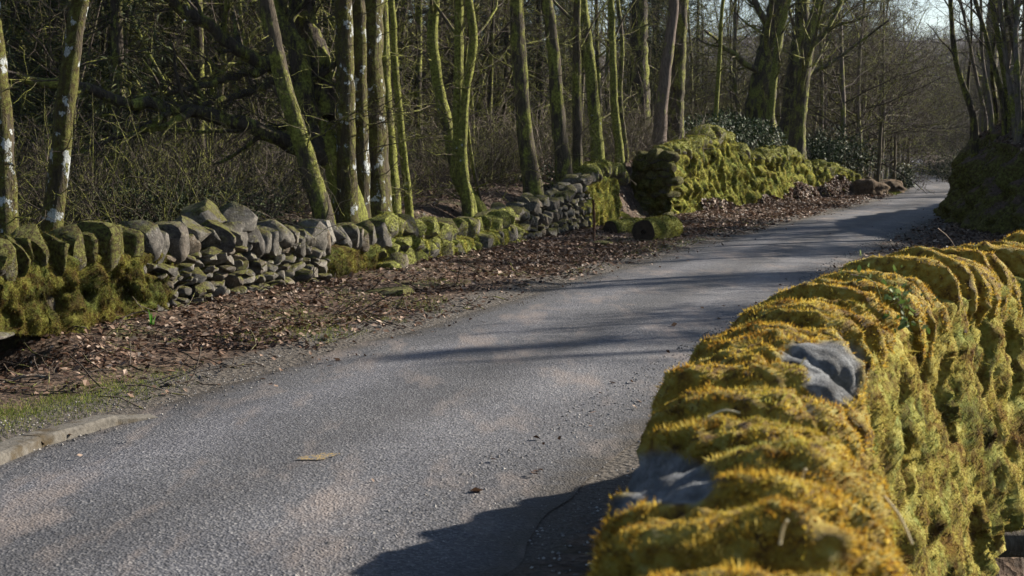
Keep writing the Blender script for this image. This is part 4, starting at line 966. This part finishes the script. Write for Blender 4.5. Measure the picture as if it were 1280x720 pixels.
for k in range(14):
    y = rng.uniform(48, 92); d = rng.uniform(4.5, 16); x = float(road_x(y)) + d; spots.append((x, y, max(float(ground_z(x, y)), bank_z(x, y)), rng.uniform(0, 6.28), rng.uniform(.42, .7), 2))
copies('fine_branched_tree', 'tree', 'fine branched trees by the bend', FINE, spots, ['bare tree with fine twigs overhanging the road before the far bend', 'far bare tree in the hazy wood beyond the road bend', 'bare tree above the right bank near the road bend'])

m, nt, b = new_mat('spruce_needles')
put(nt, b.inputs['Base Color'], ramp(nt, island(nt), [(0, (0.016, 0.024, 0.010)), (.6, (0.038, 0.052, 0.02)), (1, (0.075, 0.085, 0.032))])); M_SPR = m
SPR = []
for k in range(3):
    rg = np.random.default_rng(950 + k); H = 10 + k; nb_ = 190; t = rg.random(nb_) ** .8; a = rg.uniform(0, 6.28, nb_); bl = (1 - t * .85) * rg.uniform(1.3, 2.4, nb_)
    d_ = np.stack([np.cos(a), np.sin(a), rg.uniform(-.35, .05, nb_)], -1); p0 = p3(0, 0, .25 + t * (H - .3)) + 0 * d_
    gb = Geo(); gb.tube(np.array([(0, 0, -.2), (0, 0, H * .5), (0, 0, H)]), [.15, .1, .02], 7)
    for j in range(nb_): gb.tube(p0[j] + d_[j] * (bl[j] * np.array([0, .5, 1]))[:, None] - np.array([[0, 0, 0], [0, 0, .055 * bl[j]], [0, 0, .22 * bl[j]]]), [.018, .011, .004], 3)
    m_ = 26; f = (np.arange(m_) + .5) / m_
    C = p0[:, None] + d_[:, None] * (bl[:, None] * f)[..., None] + rg.normal(0, .10, (nb_, m_, 3)); C[..., 2] -= (.22 * bl[:, None] * f ** 2)
    C = C.reshape(-1, 3); D = nrm(np.repeat(d_, m_, 0) + rg.normal(0, .6, (nb_ * m_, 3))); sd_ = nrm(cross(D, rg.normal(0, 1, D.shape)))
    l_ = rg.uniform(.06, .17, len(C))[:, None]; wv = rg.uniform(.008, .022, len(C))[:, None]
    V = np.stack([C - D * l_, C + sd_ * wv, C + D * l_ + [0, 0, -.03], C - sd_ * wv], 1).reshape(-1, 3); W, E = gb.arrays()
    SPR.append([('trunk', mesh_data('trunk', W, E, True, B_DARK)), ('crown', mesh_data('crown', V, np.arange(len(V)).reshape(-1, 4), False, M_SPR))])
spots = []
while len(spots) < 110:
    y = rng.uniform(19, 85); L = rng.uniform(11, 46); x = float(road_x(y)) - L / .935; u = 640 + x / y * FPX
    if u < -160 or u > 1060: continue
    spots.append((x, y, float(ground_z(x, y)), rng.uniform(0, 6.28), rng.uniform(.8, 1.15), 0 if u < 420 else 1))
copies('spruce', 'tree', 'spruces in the wood', SPR, spots, ['dark green spruce behind the long low mossy limb', 'dark spruce half hidden behind the bare trunks'])
copies('bank_tree', 'tree', 'trees beyond the right edge', FINE, [(x, y, max(float(ground_z(x, y)), bank_z(x, y)), x, s, 0) for x, y, s in ((15.6, 30.2, .45), (18.5, 35, .5), (13.0, 24.0, .42), (12.6, 27.5, .5), (13.0, 33.5, .55), (12.4, 31.0, .5))], ['fine twigged bare tree on the right bank beyond the picture edge'])
copies('spruce', 'tree', 'spruces on the right bank', SPR, [(x, y, max(float(ground_z(x, y)), bank_z(x, y)), 1.0 + x, s, 0) for x, y, s in ((15.2, 19.4, .62), (12.9, 23.2, .48), (13.4, 26.8, .5), (14.6, 31.5, .6), (15.5, 37, .5))], ['dense spruce on the right bank shading the road and verge'])  # unseen spruces, put in to throw shade across road and verge
THK = []
for k in range(5):
    rg = np.random.default_rng(970 + k); g = Geo()
    for j in range(70):
        Q = wander((rg.normal(0, .55), rg.normal(0, .55), -.08), (rg.normal(0, .6), rg.normal(0, .6), 1.0), rg.uniform(.6, 1.9), 6, .2, -.12, rg); g.tube(Q, np.linspace(rg.uniform(.004, .009), .003, 6), 3)
        if rg.random() < .6: ramify(g, Q, np.full(6, .006), 0, rg, (5,), (.45,), -.03, .2, .003, .2)
    V, F = g.arrays(); THK.append([('stems', mesh_data('stems', V, F, True, [B_DARK, B_DARK, B_TWIG, B_TWIGL, B_DARK][k]))])
spots = []
while len(spots) < 130:
    y = rng.uniform(9, 48); L = 5.6 + rng.exponential(4.5); x = float(road_x(y)) - L / .935; u = 640 + x / y * FPX
    if u < -120 or u > 1000: continue
    spots.append((x, y, float(ground_z(x, y)), rng.uniform(0, 6.28), rng.uniform(.7, 1.2), 0 if y < 20 else 1))
copies('bramble_thicket', 'bramble', 'bramble thickets behind the wall', THK, spots, ['tangled brown bramble thicket close behind the bare copes', 'tangled bramble thicket among the mossy trunks'])
# low green ground bushes among the trees
def leafy(name, label, cat, centers, n, lsize, mat, stem=True, seed=1, group=None):
    rg = np.random.default_rng(seed); g = Geo(); c0 = np.array(centers[0][0], float)
    base = np.array([c0[0], c0[1], float(ground_z(c0[0], c0[1]))])
    t = thing(name, label, cat, tuple(base), group); gsx = Geo()
    for c, rx, rz_ in centers:
        c = np.asarray(c, float)
        for j in range(26):
            e = c + np.array([rg.normal(0, rx * .5), rg.normal(0, rx * .5), rg.uniform(0, rz_)]); b0 = np.array([c[0] + rg.normal(0, rx * .2), c[1] + rg.normal(0, rx * .2), float(ground_z(c[0], c[1])) - .05])
            gsx.tube(poly([b0, (b0 + e) / 2 + rg.normal(0, .08, 3), e], 5), np.linspace(.014, .005, 5), 3)
        k = int(n / len(centers)); u = nrm(rg.normal(0, 1, (k, 3))) * (rg.random((k, 1)) ** .45); lump = 1 + .35 * vnoise(u * 2.3 + seed, seed)
        C = c + u * lump[:, None] * [rx, rx, rz_]
        D = nrm(rg.normal(0, 1, (k, 3)) + u * .8 + [0, 0, -.15]); Sd = nrm(cross(D, rg.normal(0, .5, (k, 3)) + [0, 0, 1])); Nn = cross(D, Sd)
        l = lsize * rg.uniform(.6, 1.2, (k, 1)); wd = l * rg.uniform(.32, .45, (k, 1))
        V = np.stack([C, C + D * l * .5 + Sd * wd * .5 + Nn * l * .06, C + D * l, C + D * l * .5 - Sd * wd * .5 + Nn * l * .06], 1).reshape(-1, 3)
        g.add(V, np.arange(len(V)).reshape(-1, 4))
    g.obj('foliage', mat, t, base, False); gsx.obj('stem', B_TWIG, t, base)
    return t
m, nt, b = new_mat('laurel_leaf'); c = ramp(nt, island(nt), [(0, (0.012, 0.028, 0.008)), (.6, (0.03, 0.062, 0.018)), (1, (0.07, 0.10, 0.03))])
put(nt, b.inputs['Base Color'], c); b.inputs['Roughness'].default_value = .6; b.inputs['Specular IOR Level'].default_value = .25; M_LAU = m
def lc(u, v, Y, rx, rz): p = px(u, v, Y); return (p, rx, rz)
leafy('laurel_bush', 'glossy dark laurel bush behind the mossy wall under the oak', 'bush', [lc(930, 170, 44, 1.1, .6), lc(905, 165, 42, 1.0, .6), lc(950, 180, 46, .9, .6)], 5200, .14, M_LAU, seed=1, group='evergreen bushes')
leafy('laurel_bush', 'glossy laurel bush between the pine and the gnarled oak', 'bush', [lc(870, 165, 40, .9, .5), lc(850, 172, 39, .8, .4)], 3200, .12, M_LAU, seed=2, group='evergreen bushes')
leafy('laurel_bush', 'tall loose laurel behind the low end of the mossy wall', 'bush', [lc(1040, 190, 55, 1.3, 1.0), lc(1062, 200, 57, 1.2, .9), lc(1020, 195, 54, 1.0, .8)], 6000, .15, M_LAU, seed=3, group='evergreen bushes')
leafy('laurel_bush', 'rounded shiny laurel bush beside the grass patch at the bend', 'bush', [lc(1128, 226, 64, .55, .75), lc(1126, 232, 64, .5, .5)], 2600, .15, M_LAU, seed=4, group='evergreen bushes')
leafy('laurel_bush', 'dark bush under the wood edge at the road bend', 'bush', [lc(1172, 215, 105, 2.2, 1.1), lc(1190, 216, 100, 2.0, 1.0), lc(1160, 218, 110, 1.6, .7), lc(1205, 212, 92, 2.0, 1.2), lc(1120, 214, 125, 2.2, 1.0), lc(1182, 205, 140, 3.2, 1.6)], 9000, .22, M_SPR, seed=5, group='evergreen bushes')
leafy('low_shrub', 'dull green low shrub in shade behind the bare stone wall', 'shrub', [lc(230, 262, 17.5, .9, .4), lc(300, 262, 18.5, .9, .4), lc(160, 262, 17, .8, .4)], 5200, .06, M_SPR, seed=6)
leafy('low_shrub', 'small dark shrub beneath the trunks behind the stone pile', 'shrub', [lc(690, 225, 29.5, .6, .4), lc(660, 240, 28.5, .5, .3)], 2200, .08, M_LAU, seed=7)
# unseen hollies, added to cast broad soft bands of shade on the road
for k, (x, y, z, r_) in enumerate(((12.8, 19.2, 5.9, 1.15), (13.5, 22.9, 5.6, 1.2), (14.2, 28.0, 5.2, 1.25), (15.2, 34.6, 5.4, 1.2))):
    leafy('holly_tree', 'evergreen holly on the right bank beyond the picture edge', 'tree', [((x, y, z), r_, r_ * .9), ((x + .9, y + .5, z - .2), r_ * .8, r_ * .8), ((x - .5, y + .4, z - .9), r_ * .7, r_ * .7)], 3300, .12, M_LAU, seed=20 + k, group='hollies beyond the right edge')
# sprig of bramble leaves on the parapet
c = on_z(1112, 372, 1.02); gl = Geo()
t = thing('bramble_sprig', 'small green leafy sprig growing out of the mossy parapet', 'plant', tuple(c)); gsx = Geo()
rg = np.random.default_rng(5)
m, nt, b = new_mat('bramble_leaf'); cc = ramp(nt, island(nt), [(0, (0.05, 0.09, 0.02)), (.7, (0.13, 0.19, 0.05)), (1, (0.25, 0.3, 0.12))]); put(nt, b.inputs['Base Color'], cc); b.inputs['Roughness'].default_value = .4; translucent(nt, b, cc, .3); M_BRA = m
for (u, v, z, n) in ((1112, 372, .97, 22), (1118, 395, .90, 22), (1108, 360, 1.0, 14), (1052, 347, 1.03, 8), (1122, 408, .84, 10)):
    e = on_z(u, v, z + .09) + [.02, -.07, .02]
    gsx.tube(poly([c + [-.02, .02, -.05], (c + e) / 2 + [0, -.02, .03], e], 5), .003, 3)
    for j in range(n):
        p = e + rg.normal(0, .04, 3); D = nrm(rg.normal(0, 1, 3)); Sd = nrm(cross(D, rg.normal(0, 1, 3))); l = rg.uniform(.02, .042); Nn = cross(D, Sd)
        gl.add(np.array([p, p + D * l * .35 + Sd * l * .3 + Nn * l * .1, p + D * l * .75 + Sd * l * .2, p + D * l, p + D * l * .75 - Sd * l * .2, p + D * l * .35 - Sd * l * .3 + Nn * l * .1]), np.array([[0, 1, 2, 3], [0, 3, 4, 5]]))
gl.obj('leaves', M_BRA, t, c, False); gsx.obj('stem', B_TWIGM, t, c)

# ------------------------------------------------------------------ leaf litter
m, nt, b = new_mat('dead_leaf')
cc = ramp(nt, island(nt), [(0, (0.02, 0.012, 0.008)), (.35, (0.065, 0.034, 0.021)), (.65, (0.13, 0.076, 0.048)), (.88, (0.22, 0.145, 0.105)), (1, (0.42, 0.32, 0.25))])
put(nt, b.inputs['Base Color'], cc); b.inputs['Roughness'].default_value = .6; translucent(nt, b, cc, .15); M_LEAF = m
def leaves(P, N, size, rg):
    n = len(P); a = rg.uniform(0, 6.283, n); T1 = nrm(cross(N, np.array([.3, 1, .1]))); T2 = cross(N, T1)
    D = T1 * np.cos(a)[:, None] + T2 * np.sin(a)[:, None]; D = nrm(D + N * rg.normal(0, .35, (n, 1))); Sd = nrm(cross(N, D) + N * rg.normal(0, .4, (n, 1))); U = cross(D, Sd)
    l = (size * rg.uniform(.35, 1.0, n) ** .8 * np.where(rg.random(n) < .12, 1.6, 1.15))[:, None]; wd = l * rg.uniform(.28, .42, (n, 1)); cu = l * rg.uniform(-.05, .3, (n, 1))
    B = P + N * (rg.uniform(.004, .03, n))[:, None]
    V = np.stack([B - D * l / 2, B + Sd * wd + U * cu, B + D * l / 2 + U * cu * .6, B - Sd * wd + U * cu * .8], 1).reshape(-1, 3)
    i = np.arange(n)[:, None] * 4
    return V, np.concatenate([i + [0, 1, 2], i + [0, 2, 3]])
rg = np.random.default_rng(9)
def band(n, y0, y1, d0, d1, pw=1.6):
    y = y0 + (y1 - y0) * rg.random(n) ** pw; d = rg.uniform(d0, d1, n)
    s = (road_x(y + .5) - road_x(y - .5)); k = 1 / np.sqrt(1 + s * s)
    return road_x(y) + d * k, y - d * s * k
def surf_pts(x, y):
    e = .05; z = rz_at(x, y); zx = (ground_z(x + e, y) - z) / e; zy = (ground_z(x, y + e) - z) / e
    N = nrm(p3(-np.clip(zx, -1, 1), -np.clip(zy, -1, 1), 1.0)); return p3(x, y, z), N
x, y = band(70000, 8.5, 55, -4.3, -1.55)
den = smooth(-1.55, -2.4, road_d(x, y)) * .8 + .2
den = den * np.where(y < 11.5, smooth(2.3, 3.0, -road_d(x, y)) * .9 + .1, 1) * (.25 + .75 * smooth(-.35, .25, fbm(p3(x * .8, y * .8), 2, 12)))
k = rg.random(len(x)) < den; P, N = surf_pts(x[k], y[k])
V, F = leaves(P, N, .05 + .0012 * P[:, 1], rg); g = Geo(); g.add(V, tris=F)
x, y = band(20000, 11, 46, 1.45, 5.0, 1.2); k = (nw_side(x, y) < -.4) & (rg.random(len(x)) < .25 + .75 * smooth(1.5, 2.3, road_d(x, y))); P, N = surf_pts(x[k], y[k])
V, F = leaves(P, N, .085, rg); g.add(V, tris=F)
x, y = band(2600, 7, 50, -1.5, 1.5, 1.3); k = rg.random(len(x)) < .004 + .6 * np.abs(road_d(x, y) / 1.5) ** 5; P, N = surf_pts(x[k], y[k]); V, F = leaves(P, N, .05, rg); g.add(V, tris=F)
x, y = band(13000, 9, 42, -8.5, -4.2, .8); P, N = surf_pts(x, y); V, F = leaves(P, N, .09, rg); g.add(V, tris=F)
o = g.obj('leaf_litter', M_LEAF, kind='stuff', smooth_sh=False); tag(o, 'brown dead leaves strewn over both verges', 'leaves')
up = (PK[:, 1] > 18) & (PK[:, 1] < 48) & (np.tile(uf, len(sg)) > .97); Fu = FK[up[FK].all(1)]
q, N, _, _ = scatter(PK, Fu, 26000, rg); N[N[:, 2] < 0] *= -1
V, F = leaves(q, N, .10, rg); o = mobj('bank_leaves', V, F, M_LEAF, kind='stuff', smooth_sh=False); tag(o, 'brown dead leaves covering the slope above the right bank', 'leaves')
# leaves washed up at the foot of the mossy wall
q, N, _, _ = scatter(PB, FB, 60000, rg); k = (q[:, 2] < .35 + .45 * vnoise(q * [.35, .35, .1], 4)) & (q[:, 1] > 35.5); q = q[k]; N = N[k]; N[N[:, 2] < 0] *= -1
V, F = leaves(q + [.06, -.03, .03], nrm(N + [0.3, -.1, .8]), .11, rg); o = mobj('wall_foot_leaves', V, F, M_LEAF, kind='stuff', smooth_sh=False); tag(o, 'drifted brown leaves at the foot of the mossy wall', 'leaves')

# grit along the road edges
m, nt, b = new_mat('grit'); put(nt, b.inputs['Base Color'], ramp(nt, island(nt), [(0, (0.09, 0.086, 0.084)), (.6, (0.20, 0.19, 0.185)), (1, (0.40, 0.38, 0.36))])); M_GRIT = m
def grit(x, y, size):
    n = len(x); z = rz_at(x, y); OV = np.array([(1, 0, 0), (-1, 0, 0), (0, 1, 0), (0, -1, 0), (0, 0, 1), (0, 0, -1.0)]); OF = np.array([(0, 2, 4), (2, 1, 4), (1, 3, 4), (3, 0, 4), (2, 0, 5), (1, 2, 5), (3, 1, 5), (0, 3, 5)])
    sc = size * rg.uniform(.4, 1.4, (n, 1, 1)) * rg.uniform(.6, 1.2, (n, 6, 1)); a = rg.uniform(0, 6.28, n); c_, s_2 = np.cos(a), np.sin(a)
    V = OV[None] * sc * [1, 1, .7]; V = np.stack([V[..., 0] * c_[:, None] - V[..., 1] * s_2[:, None], V[..., 0] * s_2[:, None] + V[..., 1] * c_[:, None], V[..., 2]], -1) + p3(x, y, z + size * .3)[:, None]
    return V.reshape(-1, 3), (np.arange(n)[:, None, None] * 6 + OF[None]).reshape(-1, 3)
g = Geo()
x, y = band(2800, 6, 26, -1.9, -1.2, 1.8); V, F = grit(x, y, .008); g.add(V, tris=F)
x, y = band(3000, 4.5, 14, 1.1, 2.3, 1.2); k = nw_side(x, y) < -.34; V, F = grit(x[k], y[k], .009); g.add(V, tris=F)
x, y = band(1600, 12, 34, 1.1, 1.9, 1.2); V, F = grit(x, y, .012); g.add(V, tris=F)
o = g.obj('road_grit', M_GRIT, kind='stuff', smooth_sh=False); tag(o, 'loose grey grit along the road edges', 'grit')

# a faded yellow paint patch on the tarmac
py_ = on_z(402, 573, .03); th_ = np.linspace(0, 2 * math.pi, 28, endpoint=False); rr_ = 1 + .3 * vnoise(p3(np.cos(th_) * 2.2, np.sin(th_) * 2.2, 3), 9) + .15 * vnoise(p3(th_ * 5, 0, 1), 3)
V = p3(py_[0] + .105 * rr_ * np.cos(th_), py_[1] + .075 * rr_ * np.sin(th_) + .35 * .115 * np.cos(th_), .0); V[:, 2] = rz_at(V[:, 0], V[:, 1]) + .004
m, nt, b = new_mat('faded_yellow_paint'); p = pos(nt); put(nt, b.inputs['Base Color'], mix(nt, rng_map(nt, noise(nt, p, 60, 5, .8), .44, .50), (0.33, 0.225, 0.07), (0.095, 0.10, 0.115))); bump(nt, b, noise(nt, p, 90, 3), .6, .01)
o = mobj('paint_patch', np.concatenate([V, [[py_[0], py_[1], float(rz_at(py_[0], py_[1])) + .004]]]), np.stack([np.arange(28), (np.arange(28) + 1) % 28, np.full(28, 28)], -1), m, road)
# grass
def grass(x, y, L, W, rg): 
    P, N = surf_pts(x, y); return blades(P, N, L, W, 1.0, 0.0, .55, rg)
m, nt, b = new_mat('grass_blade'); cc = ramp(nt, island(nt), [(0, (0.045, 0.065, 0.012)), (.55, (0.13, 0.17, 0.028)), (.85, (0.22, 0.23, 0.05)), (1, (0.34, 0.28, 0.12))]); put(nt, b.inputs['Base Color'], cc); translucent(nt, b, cc, .3); M_GR = m
x, y = band(60000, 6.5, 12.5, -3.0, -1.6, 1.0); d = -road_d(x, y); k = rg.random(len(x)) < np.exp(-((d - 2.0) / .30) ** 2) * smooth(10.4, 8.8, y + .8 * fbm(p3(x * 2, y * 2), 2, 5)); V1, F1 = grass(x[k], y[k], .03, .005, rg)
g = Geo(); g.add(V1, tris=F1)
x, y = band(30000, 11, 36, -3.2, -1.7, 1.3); k = fbm(p3(x * 1.1, y * .8), 2, 33) > .28; V1, F1 = grass(x[k], y[k], .05, .007, rg); g.add(V1, tris=F1)
pg = on_z(1137, 243, 0); x = pg[0] + rg.normal(0, .55, 9000); y = pg[1] + rg.normal(0, 2.2, 9000); k = road_d(x, y) < -1.5; V1, F1 = grass(x[k], y[k], .10, .04, rg); g.add(V1, tris=F1)
o = g.obj('verge_grass', M_GR, kind='stuff', smooth_sh=False); tag(o, 'short green grass patches growing along the verge', 'grass')

# small twigs in the litter, leaves caught in the moss
g = Geo(); x, y = band(700, 8.5, 32, -4.2, -1.6, 1.3)
for xx, yy in zip(x, y):
    z = float(ground_z(xx, yy)) + .02; g.tube(wander((xx, yy, z), (rg.normal(), rg.normal(), .08), rg.uniform(.1, .5), 4, .25, 0, rg), rg.uniform(.003, .007), 3)
o = g.obj('fallen_twigs', B_TWIG, kind='stuff'); tag(o, 'small broken twigs lying in the leaf litter', 'twigs')
# straws and twigs lying on the parapet
m, nt, b = new_mat('dry_straw'); put(nt, b.inputs['Base Color'], (0.55, 0.47, 0.30)); M_STRAW = m
for k, (u0, v0, u1, v1, z0, z1, lb) in enumerate(((998, 468, 1007, 447, 1.0, 1.05, 'short pale straw standing up beside the bare dark cope stone'), (885, 521, 925, 516, 1.0, 1.01, 'pale straw lying on the golden moss'), (1003, 600, 1008, 588, 1.0, 1.03, 'stubby white straw in the moss beyond the foremost ridges'), (975, 680, 985, 650, 1.0, 1.05, 'blurred pale straw bent over the foremost moss ridges'), (1105, 620, 1140, 680, 1.0, .9, 'long arching straw over the shoulder of foremost cope'))):
    a, b_ = on_z(u0, v0, z0), on_z(u1, v1, z1); g = Geo(); g.tube(poly([a, (a + b_) / 2 + [0, 0, .012], b_], 6), .0028, 5, True); o = g.obj('straw', M_STRAW, loc=tuple(a)); tag(o, lb, 'straw')
for k, (u0, v0, u1, v1, lb) in enumerate(((0, 480, 62, 472, 'bare stick lying before the dark culvert mouth'), (1190, 300, 1120, 250, 'pale dead stalk on the leafy right verge'))):
    a, b_ = on_z(u0, v0, .06), on_z(u1, v1, .1); 
    if k: a, b_ = on_z(1196, 312, .05), on_z(1172, 285, .5)
    g = Geo(); g.tube(poly([a, (a + b_) / 2 + [0.02, .03, .03], b_], 8), .012 if not k else .008, 6, True); o = g.obj('stick', B_TWIGL, loc=tuple(a)); tag(o, lb, 'stick')

# ------------------------------------------------------------------ wood on the far hillside
rg = np.random.default_rng(41); n = 4200; y = 165 + 860 * rg.random(n) ** 1.4; x = (rg.uniform(820, 1420, n) - 640) / FPX * y; z = ground_z(x, y)
m_ = 22; C = p3(x, y, z)[:, None] + np.stack([rg.normal(0, 1.6, (n, m_)), rg.normal(0, 1.6, (n, m_)), rg.uniform(0, 8, (n, m_))], -1)
D = nrm(rg.normal(0, .55, (n, m_, 3)) + [0, 0, 1]); sd_ = nrm(cross(D, rg.normal(0, 1, D.shape))); l_ = rg.uniform(1.0, 2.6, (n, m_, 1))
V = np.stack([C - sd_ * .10, C + sd_ * .10, C + D * l_], 2).reshape(-1, 3)
o = mobj('hillside_wood', V, np.arange(len(V)).reshape(-1, 3), bark_mat('far_twigs', (0.03, 0.025, 0.02), (0.10, 0.08, 0.065)), kind='stuff', smooth_sh=False); tag(o, 'bare brown wood covering the far hillside', 'wood')
# ------------------------------------------------------------------ the air
x0, x1, y0, y1, z0, z1 = -1750, 2350, -200, 3150, -4, 190
V = np.array([(x, y, z) for z in (z0, z1) for y in (y0, y1) for x in (x0, x1)], float)
m = bpy.data.materials.new('haze_air'); m.use_nodes = True; nt = m.node_tree
nt.nodes.remove(nt.nodes['Principled BSDF']); pv_ = nt.nodes.new('ShaderNodeVolumePrincipled')
pv_.inputs['Color'].default_value = (0.72, 0.82, 1.0, 1); pv_.inputs['Density'].default_value = 0.00009; pv_.inputs['Anisotropy'].default_value = 0.2
nt.links.new(pv_.outputs[0], nt.nodes['Material Output'].inputs['Volume'])
o = mobj('haze', V, np.array([(0, 2, 3, 1), (4, 5, 7, 6), (0, 1, 5, 4), (2, 6, 7, 3), (0, 4, 6, 2), (1, 3, 7, 5)]), m, kind='stuff', smooth_sh=False)
tag(o, 'faint blue haze in the air over the valley', 'haze')
